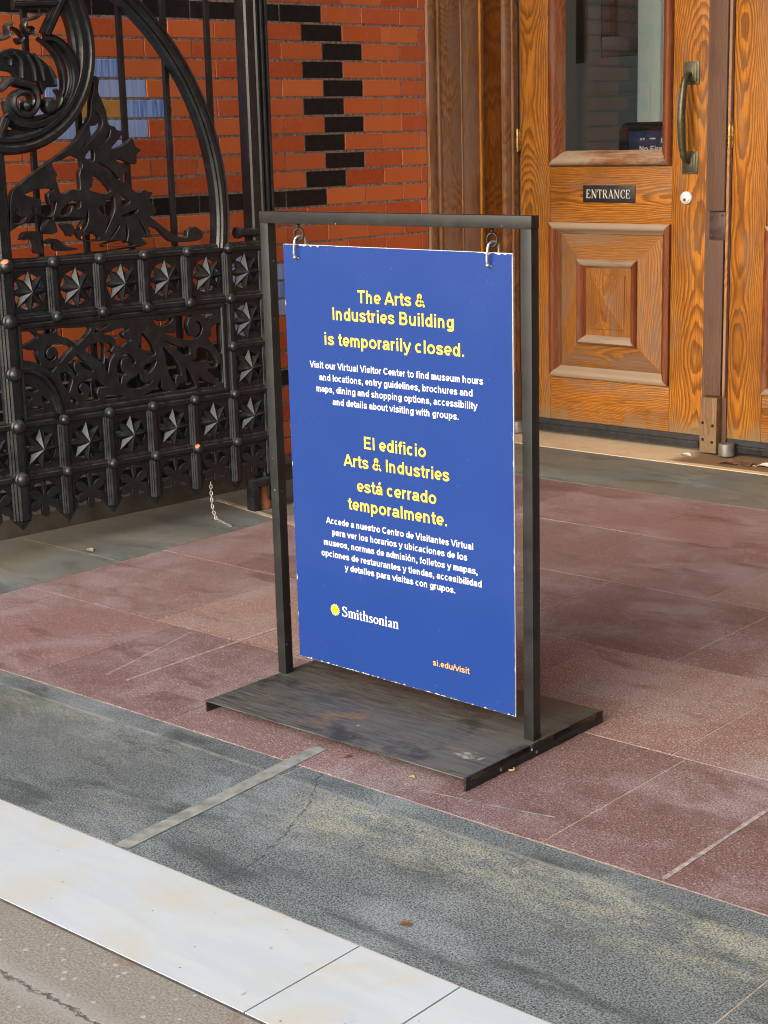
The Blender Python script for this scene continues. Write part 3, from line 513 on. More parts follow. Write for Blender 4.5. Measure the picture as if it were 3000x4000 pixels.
def ribbon(mb, pts, ws, d, h, n=4, prof=None):
    P = smooth2(pts, False, n) if len(pts) > 2 else list(pts)
    W = ws if isinstance(ws, (list, tuple)) else [ws] * len(pts)
    Wn = [x[0] for x in smooth2([(q,) for q in W], False, n)] if len(pts) > 2 else list(W)
    prof = prof or [(-0.5, -0.5), (-0.5, 0.25), (-0.30, 0.8), (0, 1), (0.30, 0.8), (0.5, 0.25), (0.5, -0.5)]
    k = len(prof); vs = []
    for i, p in enumerate(P):
        a = P[max(i - 1, 0)]; c = P[min(i + 1, len(P) - 1)]; t = Vector((c[0] - a[0], c[1] - a[1])).normalized(); nn = Vector((-t.y, t.x))
        for u, v in prof: vs.append((d + v * h, p[0] + nn.x * u * Wn[i], p[1] + nn.y * u * Wn[i]))
    fs = [(i * k + j, i * k + (j + 1) % k, (i + 1) * k + (j + 1) % k, (i + 1) * k + j) for i in range(len(P) - 1) for j in range(k)]
    fs += [list(range(k))[::-1], list(range((len(P) - 1) * k, len(P) * k))]
    mb.add(vs, fs)
FL = [(-0.5, -0.6), (-0.5, 0.15), (-0.42, 0.35), (-0.38, 0.25), (-0.30, 0.62), (-0.25, 0.52), (-0.17, 0.95), (0.17, 0.95), (0.25, 0.52), (0.30, 0.62), (0.38, 0.25), (0.42, 0.35), (0.5, 0.15), (0.5, -0.6)]
RL = [(-0.5, -0.6), (-0.5, 0.2), (-0.30, 0.55), (-0.26, 0.5), (-0.2, 0.9), (0.12, 1.0), (0.2, 0.62), (0.30, 0.66), (0.5, 0.2), (0.5, -0.6)]
SC = [-1.45, -1.255, -1.06, -0.865, -0.67, -0.475, -0.28, -0.087]         # upright bars
SE = 0.085
ZR = [1.068, 0.872, 0.682, 0.490, 0.295]
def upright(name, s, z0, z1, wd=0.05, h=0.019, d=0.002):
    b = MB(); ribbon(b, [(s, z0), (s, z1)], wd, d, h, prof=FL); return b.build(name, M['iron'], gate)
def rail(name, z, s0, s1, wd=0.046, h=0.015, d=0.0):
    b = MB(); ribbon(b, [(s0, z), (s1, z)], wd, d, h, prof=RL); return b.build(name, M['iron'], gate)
for z in (1.068, 0.872, 0.490, 0.295): rail('rail', z, SC[0], SE)
rail('rail', 0.682, SC[-1], SE, d=0.0006); rail('rail', 2.62, -1.30, 0.06, d=-0.05)
for s in SC:
    if s == -1.06: continue
    upright('upright_bar', s, 0.872, 1.068); upright('upright_bar', s, 0.135, 0.490)
upright('upright_bar', SC[-1], 0.490, 0.872); upright('upright_bar', SE - 0.004, 0.14, 1.05, 0.03, 0.016)
upright('meeting_stile', -1.06, 0.14, 1.47, 0.075, 0.026)
def studs():
    me = None
    for s in SC:
        for z in ZR:
            if abs(z - 0.682) < 0.01 and s not in (SC[-1], -1.06): continue
            big = s == -1.06
            r = 0.026 if big else 0.0195
            b = MB(); prof = [(r * 1.12, -0.012), (r * 1.12, 0.0), (r * 0.98, 0.004)] + [(r * math.cos(a), 0.004 + r * 0.95 * math.sin(a)) for a in [R(x) for x in (10, 25, 40, 55, 70, 82)]] + [(0.0005, 0.004 + r * 0.95)]
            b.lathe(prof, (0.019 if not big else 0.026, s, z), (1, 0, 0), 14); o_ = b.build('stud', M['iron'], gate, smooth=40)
            if (s, z) in ((-1.06, 1.068), (-0.28, 0.295)):       # worn to bare orange primer on top
                d_ = 0.019 if not big else 0.026
                c_ = MB(); c_.lathe([(r * math.sin(R(x)), r * 1.03 * math.cos(R(x))) for x in (1, 12, 24, 34)], (d_ + 0.004, s, z), (0.35, -0.45, 0.8), 9); c_.build('bare_patch', M['primer'], o_, smooth=True)
studs()
# star panels: pierced square plate and a faceted eight-point star over the hole
def star_panel(sc_, zc):
    L = [(sc_ + a * 0.0955, zc + c * 0.0942) for a, c in ((-1, -1), (1, -1), (1, 1), (-1, 1))]
    H = [(sc_ + 0.064 * math.cos(t * math.pi / 16), zc + 0.064 * math.sin(t * math.pi / 16)) for t in range(32)]
    p = gplate('star_panel', [L, H], 0.014, -0.009)
    b = MB(); n = 8; o = []
    for i in range(16):
        a = math.pi / 8 * i + math.pi / 2; r = 0.075 if i % 2 == 0 else 0.043
        o.append((sc_ + r * math.cos(a), zc + r * math.sin(a), 0.003 if i % 2 == 0 else 0.0045))
    vs = [(0.027, sc_, zc)] + [(q[2], q[0], q[1]) for q in o] + [(-0.006, q[0], q[1]) for q in o]
    # each point: ridge from the apex to the tip, valleys low
    fs = [(0, 1 + i, 1 + (i + 1) % 16) for i in range(16)] + [(1 + i, 17 + i, 17 + (i + 1) % 16, 1 + (i + 1) % 16) for i in range(16)] + [list(range(17, 33))[::-1]]
    for i in range(1, 17):
        if i % 2 == 0: vs[i] = (-0.001, vs[i][1], vs[i][2])
    b.add(vs, fs); b.build('star', M['iron'], p)
cols = [(a + c) / 2 for a, c in zip(SC, SC[1:])]
for s in cols:
    star_panel(s, 0.970); star_panel(s, 0.3925)
for z in (0.970, 0.777, 0.586, 0.3925): star_panel(0.0, z)
# pendant fringe: scalloped plate with a six-lobed flower
def pendant(sc_):
    h = 0.0972; pts = [(-h, 0.29), (-h, 0.108), (-0.052, 0.150), (-0.058, 0.163)]
    pts += [(0.066 * math.cos(R(a)), 0.205 + 0.066 * math.sin(R(a))) for a in range(215, -36, -14)]
    pts += [(0.058, 0.163), (0.052, 0.150), (h, 0.108), (h, 0.29)]
    p = gplate('pendant_panel', [[(sc_ + a, z) for a, z in pts]], 0.014, -0.006)
    fl = []
    for i in range(120):
        a = 2 * math.pi * i / 120; k = ((math.degrees(a) - 30) % 60) / 60.0; r = 0.019 + 0.049 * max(0.0, math.sin(math.pi * ((k + 0.5) % 1.0))) ** 0.75
        if 62 < math.degrees(a) < 118: r = 0.019 + (0.05 if 80 < math.degrees(a) < 100 else 0.0)
        fl.append((sc_ + r * math.cos(a), 0.203 + r * math.sin(a)))
    gplate('flower', [fl], 0.012, 0.001, parent=p)
for s in cols: pendant(s)
pendant(0.0)
for s in SC:                                                     # arrow tips under the upright bars
    b = MB(); t = 0.135; wd = 0.05 if s != -1.06 else 0.07
    b.add([(-0.014, s - wd / 2, t), (-0.014, s + wd / 2, t), (0.010, s - wd / 2, t), (0.010, s + wd / 2, t), (0.020, s - wd * 0.18, t), (0.020, s + wd * 0.18, t), (0.004, s, 0.100), (-0.014, s, 0.100)],
          [(0, 2, 4, 5, 3, 1), (2, 6, 4), (4, 6, 5), (5, 6, 3), (0, 7, 6, 2), (1, 3, 6, 7), (0, 1, 7)])
    b.build('arrow_tip', M['iron'], gate)
# scroll panel cut from a plate
pl = [[(-1.025, 0.512), (-0.116, 0.512), (-0.116, 0.850), (-1.025, 0.850)]] + [smooth2(mm(h)) for h in GD['panel']]
sp_ = gplate('scroll_panel', pl, 0.030, -0.009, bev=0.0028)
b = MB(); q = mm(GD['qarc']); ribbon(b, q, 0.036, 0.006, 0.014, prof=FL); b.build('quarter_arch', M['iron'], sp_)
b = MB(); ribbon(b, mm(GD['strap']), 0.030, -0.012, 0.006, prof=RL); b.build('diagonal_strap', M['iron'], sp_)
for z in (0.513, 0.848):
    b = MB(); ribbon(b, [(-1.03, z), (-0.11, z)], 0.020, 0.006, 0.009); b.build('panel_moulding', M['iron'], sp_)
for s_ in (-1.02, -0.122):
    b = MB(); ribbon(b, [(s_, 0.51), (s_, 0.85)], 0.020, 0.0062, 0.010); b.build('panel_moulding', M['iron'], sp_)
# leaf scrollwork above the rail
lp = [smooth2(mm(GD['outl']), n=3)] + [smooth2(mm(h)) for h in GD['up']]
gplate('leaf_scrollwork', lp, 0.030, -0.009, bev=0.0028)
# plain upright rods behind
for s in (-1.255, -0.88, -0.685, -0.490, -0.2965, -0.0975):
    b = MB(); b.box(-0.052, -0.034, s - 0.0105, s + 0.0105, 0.30 if s != -0.0975 else 1.52, 2.62, 0.002); b.build('rod', M['iron'], gate)
# big arch and wheel ring
def arc_band(name, c, prof, a0, a1, seg=64):
    b = MB(); n = len(prof); vs = []
    for k in range(seg + 1):
        a = R(a0 + (a1 - a0) * k / seg)
        for r, h in prof: vs.append((h, c[0] + r * math.cos(a), c[1] + r * math.sin(a)))
    full = abs(a1 - a0) >= 360
    fs = [(k * n + i, k * n + (i + 1) % n, (k + 1) * n + (i + 1) % n, (k + 1) * n + i) for k in range(seg) for i in range(n)]
    if not full: fs += [list(range(n)), list(range(seg * n, seg * n + n))[::-1]]
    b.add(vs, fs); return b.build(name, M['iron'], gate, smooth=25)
arc_band('arch_band', (-1.09, 1.217), [(1.026, -0.03), (1.026, 0.004), (1.018, 0.014), (1.012, 0.010), (1.000, 0.020), (0.985, 0.020), (0.979, 0.010), (0.972, 0.014), (0.965, 0.004), (0.957, 0.002), (0.957, -0.03)], -8.5, 97)
ring = arc_band('wheel_ring', (-1.0005, 1.8243), [(0.371, -0.03), (0.371, 0.012), (0.360, 0.030), (0.345, 0.032), (0.339, 0.020), (0.332, 0.018), (0.326, 0.026), (0.312, 0.027), (0.304, 0.012), (0.292, 0.010), (0.284, 0.0), (0.284, -0.03)], 0, 360, 120)
rb = {k: mm(v) for k, v in GD['rib'].items()}
b = MB(); ribbon(b, rb['cband'], [0.03, 0.04, 0.05, 0.055, 0.055, 0.055, 0.055, 0.05, 0.045, 0.03], 0.004, 0.022, prof=FL); b.build('wheel_scroll', M['iron'], gate, smooth=30)
b = MB(); ribbon(b, rb['cinner'], [0.012, 0.02, 0.022, 0.022, 0.018, 0.01], 0.0, 0.016); ribbon(b, rb['low'], [0.03, 0.04, 0.04, 0.03, 0.012], 0.001, 0.02); b.build('wheel_scroll', M['iron'], gate, smooth=30)
b = MB(); ribbon(b, rb['bar'], 0.04, 0.006, 0.024, prof=FL); b.build('wheel_spoke', M['iron'], gate)
b = MB(); ribbon(b, rb['bar2'], 0.034, 0.006, 0.024, prof=FL); b.build('wheel_spoke', M['iron'], gate)
b = MB(); ribbon(b, rb['topbar'], 0.034, 0.004, 0.022, prof=RL); b.build('wheel_spoke', M['iron'], gate)
b = MB()
ribbon(b, rb['scurl'], [0.008, 0.012, 0.014, 0.014, 0.013, 0.011, 0.009, 0.006], 0.008, 0.024); ribbon(b, rb['scurl2'], [0.008, 0.014, 0.014, 0.01], 0.008, 0.026); ribbon(b, rb['hook'], [0.008, 0.013, 0.014, 0.012, 0.008], 0.007, 0.022)
b.build('curl_ornament', M['iron'], gate, smooth=30)
wing = gplate('shell_ornament', [smooth2(rb['wing'])], 0.030, 0.004, bev=0.006)
b = MB()
for i, k in enumerate(('rib0', 'rib1', 'rib2', 'rib3', 'rib4')): ribbon(b, rb[k], [0.014, 0.022, 0.012], 0.018 + 0.0004 * i, 0.016)
b.build('shell_rib', M['iron'], wing, smooth=30)
b = MB(); ribbon(b, rb['spiral'], [0.02, 0.03, 0.032, 0.032, 0.032, 0.032, 0.031, 0.03, 0.028, 0.026, 0.024, 0.021, 0.018, 0.014, 0.010], 0.012, 0.03)
c0 = rb['knob'][0]; b.lathe([(0.03, -0.01), (0.028, 0.012), (0.018, 0.026), (0.0005, 0.031)], (0.012, c0[0], c0[1]), (1, 0, 0), 14); ribbon(b, rb['hookb'], [0.010, 0.016, 0.016, 0.014, 0.008], 0.009, 0.022)
e0 = rb['spiral'][-1]; b.lathe([(0.018, 0.0), (0.016, 0.03), (0.0005, 0.042)], (0.01, e0[0], e0[1]), (1, 0, 0), 12)
b.build('spiral_ornament', M['iron'], gate, smooth=30)
# tall hanging post, bracket, floor shoe
b = MB(); b.prism([(-0.07, 0.058), (-0.012, 0.058), (-0.004, 0.064), (-0.004, 0.100), (0.004, 0.104), (0.004, 0.112), (-0.006, 0.116), (-0.006, 0.124), (0.006, 0.128), (0.006, 0.136), (-0.006, 0.140), (-0.006, 0.148), (0.004, 0.152), (0.004, 0.160), (-0.006, 0.166), (-0.07, 0.166)], 'z', 0.10, 2.75)
b.build('hanging_post', M['iron'], gate)
b = MB(); b.tube([(-0.005, -0.015, 1.125), (-0.005, 0.075, 1.122)], 0.017, 10); b.lathe([(0.023, 0), (0.023, 0.02), (0.0005, 0.02)], (-0.005, -0.012, 1.125), (0, -1, 0), 12); b.build('bracket', M['iron'], gate, smooth=40)
b = MB(); b.box(0.0, 0.05, -0.040, 0.075, 0.100, 0.128, 0.002); b.box(0.0, 0.05, -0.040, -0.010, 0.001, 0.0995, 0.002); b.box(0.0, 0.05, 0.075, 0.105, 0.001, 0.128, 0.002)
b.lathe([(0.006, 0), (0.005, 0.004), (0.0004, 0.005)], (0.025, -0.040, 0.05), (0, -1, 0), 8); fs_ = b.build('floor_shoe', M['iron'], gate, smooth=40)
b = MB(); b.lathe([(0.034, 0.0), (0.034, 0.03), (0.022, 0.045), (0.022, 0.098), (0.0005, 0.098)], (0.012, 0.034, 0.001), (0, 0, 1), 16); b.build('pivot_pin', M['rust'], fs_, smooth=40)
# thin chain hanging from the fringe to the floor
ch = empty('chain', (-4.705, 4.33, 0.0), 0, label='thin silver chain dangling from the gate onto the grey floor', cat='chain')
b = MB(); pth = [(-0.035, 0.0, 0.150), (-0.032, -0.004, 0.125), (-0.027, -0.008, 0.099), (-0.022, -0.012, 0.073), (-0.015, -0.015, 0.048), (-0.006, -0.016, 0.024), (0.006, -0.018, 0.006), (0.031, -0.022, 0.004), (0.058, -0.032, 0.004), (0.083, -0.042, 0.004), (0.110, -0.052, 0.004), (0.136, -0.060, 0.004)]
pth = [Vector(p) for p in pth]; fine = []
for a_, c_ in zip(pth, pth[1:]):
    fine += [a_, (a_ + c_) / 2]
fine.append(pth[-1])
for i, (a_, c_) in enumerate(zip(fine, fine[1:])):
    t = (c_ - a_).normalized(); u = t.orthogonal().normalized(); v = t.cross(u); u = u if i % 2 else v
    m_ = (a_ + c_) / 2; L = (c_ - a_).length * 0.72
    b.tube([m_ + t * (L * math.cos(x)) + u * (0.0052 * math.sin(x)) for x in [2 * math.pi * j / 10 for j in range(10)]], 0.0016, 5, True)
b.build('chain_links', M['silver'], ch, smooth=True)

# ================================================================ OAK DOORS
YD = 6.6
SER = {  # serif capitals and lower case as strokes: (points, widths), advance
 'E': ([([(.12, 0), (.12, 1)], .15), ([(.05, .965), (.62, .965)], .07), ([(.60, .97), (.62, .74)], .06), ([(.12, .52), (.44, .52)], .065), ([(.44, .64), (.44, .40)], .05), ([(.0, .035), (.66, .035)], .07), ([(.65, .03), (.68, .27)], .06)], .80),
 'N': ([([(.14, 0), (.14, 1)], .08), ([(.10, 1), (.76, 0)], .17), ([(.78, .02), (.78, 1)], .08), ([(0, .025), (.28, .025)], .05), ([(0, .975), (.18, .975)], .05), ([(.64, .975), (.92, .975)], .05)], 1.0),
 'T': ([([(.38, 0), (.38, 1)], .15), ([(.02, .965), (.74, .965)], .07), ([(.04, .99), (.01, .72)], .06), ([(.72, .99), (.75, .72)], .06), ([(.20, .025), (.56, .025)], .05)], .84),
 'R': ([([(.14, 0), (.14, 1)], .15), ([(.05, .965), (.36, .965), (.54, .88), (.57, .75), (.50, .60), (.34, .52), (.14, .52)], [.06, .06, .11, .15, .11, .06, .06]), ([(.34, .52), (.70, .02)], .15), ([(0, .025), (.30, .025)], .05), ([(.62, .025), (.84, .025)], .05)], .88),
 'A': ([([(.10, 0), (.40, 1)], .07), ([(.38, 1), (.72, 0)], .17), ([(.22, .34), (.58, .34)], .06), ([(0, .025), (.24, .025)], .05), ([(.56, .025), (.88, .025)], .05)], .90),
 'C': ([([(.70, .76), (.63, .92), (.44, .975), (.24, .88), (.12, .70), (.09, .5), (.12, .3), (.24, .12), (.44, .025), (.62, .08), (.73, .25)], [.05, .07, .06, .12, .15, .16, .15, .12, .06, .06, .05]), ([(.70, 1), (.71, .70)], .05)], .84),
 'S': ([([(.50, .76), (.43, .92), (.30, .97), (.15, .90), (.11, .76), (.19, .61), (.34, .51), (.50, .39), (.53, .23), (.45, .08), (.28, .025), (.12, .08), (.05, .27)], [.06, .08, .08, .13, .16, .17, .17, .17, .16, .12, .09, .08, .06]), ([(.50, .99), (.51, .70)], .06), ([(.05, .3), (.05, .0)], .06)], .66),
 'm': ([([(.14, 0), (.14, .64)], .15), ([(.14, .48), (.24, .62), (.36, .64), (.44, .56), (.45, .45), (.45, 0)], [.06, .09, .10, .14, .15, .15]), ([(.45, .48), (.56, .62), (.67, .64), (.75, .56), (.76, .45), (.76, 0)], [.06, .09, .10, .14, .15, .15]), ([(.02, .025), (.26, .025)], .06), ([(.34, .025), (.56, .025)], .06), ([(.65, .025), (.88, .025)], .06), ([(.02, .625), (.14, .625)], .06)], .90),
 'n': ([([(.14, 0), (.14, .64)], .15), ([(.14, .48), (.24, .62), (.38, .64), (.47, .56), (.48, .45), (.48, 0)], [.06, .09, .10, .14, .15, .15]), ([(.02, .025), (.26, .025)], .06), ([(.37, .025), (.60, .025)], .06), ([(.02, .625), (.14, .625)], .06)], .62),
 'h': ([([(.14, 0), (.14, 1.02)], .15), ([(.14, .48), (.24, .62), (.38, .64), (.47, .56), (.48, .45), (.48, 0)], [.06, .09, .10, .14, .15, .15]), ([(.02, .025), (.26, .025)], .06), ([(.37, .025), (.60, .025)], .06), ([(.02, 1.0), (.14, 1.0)], .06)], .62),
 'i': ([([(.14, 0), (.14, .64)], .15), ([(.02, .025), (.26, .025)], .06), ([(.02, .625), (.14, .625)], .06), ([(.06, .88), (.22, .88)], .17)], .29),
 't': ([([(.16, .86), (.15, .14), (.22, .04), (.34, .06)], [.08, .15, .12, .06]), ([(.02, .62), (.34, .62)], .07)], .37),
 's': ([([(.36, .48), (.30, .60), (.20, .62), (.11, .54), (.14, .42), (.26, .33), (.36, .23), (.35, .09), (.22, .02), (.10, .06), (.05, .18)], [.05, .07, .07, .12, .13, .14, .13, .12, .07, .07, .05]), ([(.36, .62), (.37, .44)], .05), ([(.05, .2), (.05, .0)], .05)], .45),
 'o': ([([(.29, .625), (.43, .54), (.50, .33), (.43, .11), (.29, .02), (.15, .11), (.08, .33), (.15, .54), (.29, .625)], [.06, .12, .16, .12, .06, .12, .16, .12, .06])], .58),
 'a': ([([(.09, .48), (.16, .60), (.27, .62), (.37, .54), (.38, .42), (.38, .10), (.46, .03)], [.13, .08, .07, .13, .15, .14, .06]), ([(.37, .36), (.22, .30), (.11, .20), (.12, .07), (.22, .03), (.36, .12)], [.06, .08, .13, .13, .08, .06])], .52),
}
def serif(word, height, width=None):
    """flat serif lettering, left end of the baseline at the origin, in the XY plane"""
    b = MB(); x = 0.0; k = 0
    for ch_ in word:
        st, adv = SER[ch_]
        for pts, wd in st:
            P = smooth2(pts, False, 4) if len(pts) > 2 else pts; W = wd if isinstance(wd, list) else [wd] * len(pts)
            Wn = [q[0] for q in smooth2([(v,) for v in W], False, 4)] if len(pts) > 2 else W
            vs = []; k += 1
            for i, p in enumerate(P):
                a = P[max(i - 1, 0)]; c = P[min(i + 1, len(P) - 1)]; t = Vector((c[0] - a[0], c[1] - a[1])).normalized(); n = Vector((-t.y, t.x))
                for u in (-0.5, 0.5): vs.append((x + p[0] + n.x * u * Wn[i], p[1] + n.y * u * Wn[i], 0.0015 * k))
            b.add(vs, [(2 * i, 2 * i + 1, 2 * i + 3, 2 * i + 2) for i in range(len(P) - 1)])
        x += adv + 0.04
    sx = (width / (x - 0.08)) if width else height
    me = bpy.data.meshes.new('serif'); me.from_pydata([(v[0] * sx, v[1] * height, v[2] * 0.01) for v in b.v], [], b.f); me.update(); return me
def _el(cx, cy, rx, ry, a0, a1, n=10): return [(cx + rx * math.cos(R(a0 + (a1 - a0) * i / n)), cy + ry * math.sin(R(a0 + (a1 - a0) * i / n))) for i in range(n + 1)]
XH = .74; HS = .085                      # x-height, half a stroke; capital height is 1
_mid = XH / 2
def _bowl(cx, a0=0, a1=360): return _el(cx, _mid, .235, _mid - HS, a0, a1, 16)
_n = lambda x: [(x, .42)] + _el(x + .215, .42, .215, XH - HS - .42, 180, 0, 10) + [(x + .43, 0)]
SANS = {   # plain bold lettering as centre lines: (strokes, advance)
 ' ': ([], .36), '.': ([[(.10, .09), (.28, .09)]], .39), ',': ([[(.10, .09), (.28, .09)], [(.24, .12), (.14, -.17)]], .39), '/': ([[(.02, -.02), (.36, 1.02)]], .39),
 'T': ([[(.02, .915), (.80, .915)], [(.41, 0), (.41, .92)]], .84), 'A': ([[(.07, 0), (.49, .98)], [(.49, .98), (.91, 0)], [(.23, .29), (.75, .29)]], .97), 'I': ([[(.19, 0), (.19, 1)]], .38), 'B': ([[(.19, 0), (.19, 1)], [(.19, .915), (.52, .915)] + _el(.52, .725, .21, .19, 90, -90) + [(.19, .535)], [(.19, .535), (.56, .535)] + _el(.56, .31, .24, .225, 90, -90) + [(.19, .085)]], .98),
 'V': ([[(.06, 1), (.46, .03)], [(.46, .03), (.86, 1)]], .92), 'C': ([_el(.50, .5, .38, .415, 42, 318, 20)], .97), 'E': ([[(.19, 0), (.19, 1)], [(.19, .915), (.80, .915)], [(.19, .52), (.75, .52)], [(.19, .085), (.83, .085)]], .91), 'N': ([[(.19, 0), (.19, 1)], [(.19, .98), (.80, .02)], [(.80, 0), (.80, 1)]], 1.0), 'F': ([[(.19, 0), (.19, 1)], [(.19, .915), (.76, .915)], [(.19, .49), (.68, .49)]], .85),
 '&': ([[(.90, .02), (.32, .66)] + _el(.42, .78, .155, .135, 220, -40, 10) + [(.44, .60), (.22, .46)] + _el(.36, .265, .25, .185, 125, 290, 10) + [(.62, .20), (.76, .46)]], .99),
 'a': ([[(.12, .52)] + _el(.37, .50, .235, .155, 165, 0, 8) + [(.605, .14), (.66, .02)], [(.60, .40), (.36, .36)] + _el(.30, .225, .19, .145, 90, 280, 8) + [(.50, .14), (.60, .27)]], .77),
 'b': ([[(.17, 0), (.17, 1)], _bowl(.44)], .84), 'c': ([_el(.39, _mid, .26, _mid - HS, 48, 312, 16)], .77), 'd': ([[(.67, 0), (.67, 1)], _bowl(.40)], .84),
 'e': ([[(.13, .34), (.66, .34)] , [(.655, .35)] + _el(.395, _mid, .265, _mid - HS, 5, 310, 16)], .77), 'f': ([[(.20, 0), (.20, .80)] + _el(.33, .80, .13, .115, 180, 90, 5) + [(.44, .905)], [(.02, .66), (.42, .66)]], .46),
 'g': ([_bowl(.40), [(.67, .74), (.67, -.02)] + _el(.40, -.02, .27, .125, 0, -155, 10)], .84), 'h': ([[(.17, 0), (.17, 1)], _n(.17)], .84), 'i': ([[(.19, 0), (.19, .74)], [(.19, .85), (.19, 1.0)]], .38), 'l': ([[(.19, 0), (.19, 1)]], .38),
 'm': ([[(.17, 0), (.17, .74)], [(.17, .42)] + _el(.355, .45, .185, .205, 180, 0, 10) + [(.54, 0)], [(.54, .42)] + _el(.735, .45, .185, .205, 180, 0, 10) + [(.92, 0)]], 1.10),
 'n': ([[(.17, 0), (.17, .74)], _n(.17)], .84), 'o': ([_el(.425, _mid, .29, _mid - HS + .005, 0, 360, 20)], .85), 'p': ([[(.17, -.27), (.17, .74)], _bowl(.44)], .84), 'r': ([[(.17, 0), (.17, .74)], [(.17, .40)] + _el(.39, .40, .22, .25, 180, 95, 6) + [(.46, .65)]], .54),
 's': ([[(.64, .53)] + _el(.385, .53, .23, .125, 15, 190, 9) + [(.24, .42), (.53, .32)] + _el(.38, .205, .25, .125, 25, -165, 9) + [(.12, .22)]], .77), 't': ([[(.22, .94), (.22, .20)] + _el(.34, .20, .12, .12, 180, 280, 5) + [(.45, .085)], [(.02, .66), (.43, .66)]], .46),
 'u': ([[(.65, 0), (.65, .74)], [(.17, .74), (.17, .30)] + _el(.395, .30, .225, .22, 180, 350, 10) + [(.65, .36)]], .84), 'v': ([[(.06, .74), (.385, .02)], [(.385, .02), (.71, .74)]], .77), 'w': ([[(.06, .74), (.29, .02)], [(.29, .02), (.54, .72)], [(.54, .72), (.79, .02)], [(.79, .02), (1.02, .74)]], 1.08),
 'y': ([[(.06, .74), (.39, .04)], [(.71, .74), (.40, .02), (.30, -.17), (.10, -.185)]], .77),
}
for _c, _b in (('á', 'a'), ('ó', 'o'), ('í', 'i')): SANS[_c] = (SANS[_b][0] + [[(.36, .82), (.52, 1.03)]], SANS[_b][1])
def sans(text, cap, width=None, wt=0.185):
    """flat bold lettering, left end of the baseline at the origin, in the XY plane"""
    vs, fs = [], []; x = 0.0; k = 0
    for ch_ in text:
        st, adv = SANS[ch_]
        for P in st:
            k += 1; n_ = len(P); b0 = len(vs); closed = n_ > 4 and math.hypot(P[0][0] - P[-1][0], P[0][1] - P[-1][1]) < 1e-6
            for i, p in enumerate(P):
                a = Vector(P[i - 1]) if i > 0 else (Vector(P[-2]) if closed else Vector(p)); c = Vector(P[i + 1]) if i < n_ - 1 else (Vector(P[1]) if closed else Vector(p))
                t1 = (Vector(p) - a).normalized(); t2 = (c - Vector(p)).normalized(); t = (t1 + t2).normalized(); n = Vector((-t.y, t.x)); s_ = 1 / max(0.75, t.dot(t1) if t1.length > 0.5 else 1, ) if 0 < i < n_ - 1 else 1
                for u in (-0.5, 0.5): vs.append((x + p[0] + n.x * u * wt * s_, p[1] + n.y * u * wt * s_ * 0.93, k * 1.0))
            fs += [(b0 + 2 * i, b0 + 2 * i + 1, b0 + 2 * i + 3, b0 + 2 * i + 2) for i in range(n_ - 1)]
        x += adv
    xs = [v[0] for v in vs]; x0, x1 = min(xs), max(xs); sx = width / (x1 - x0) if width else cap
    me = bpy.data.meshes.new('sans'); me.from_pydata([((v[0] - x0) * sx, v[1] * cap, 0.0001 + 0.0003 * v[2] / max(k, 1)) for v in vs], [], fs); me.update()
    return me

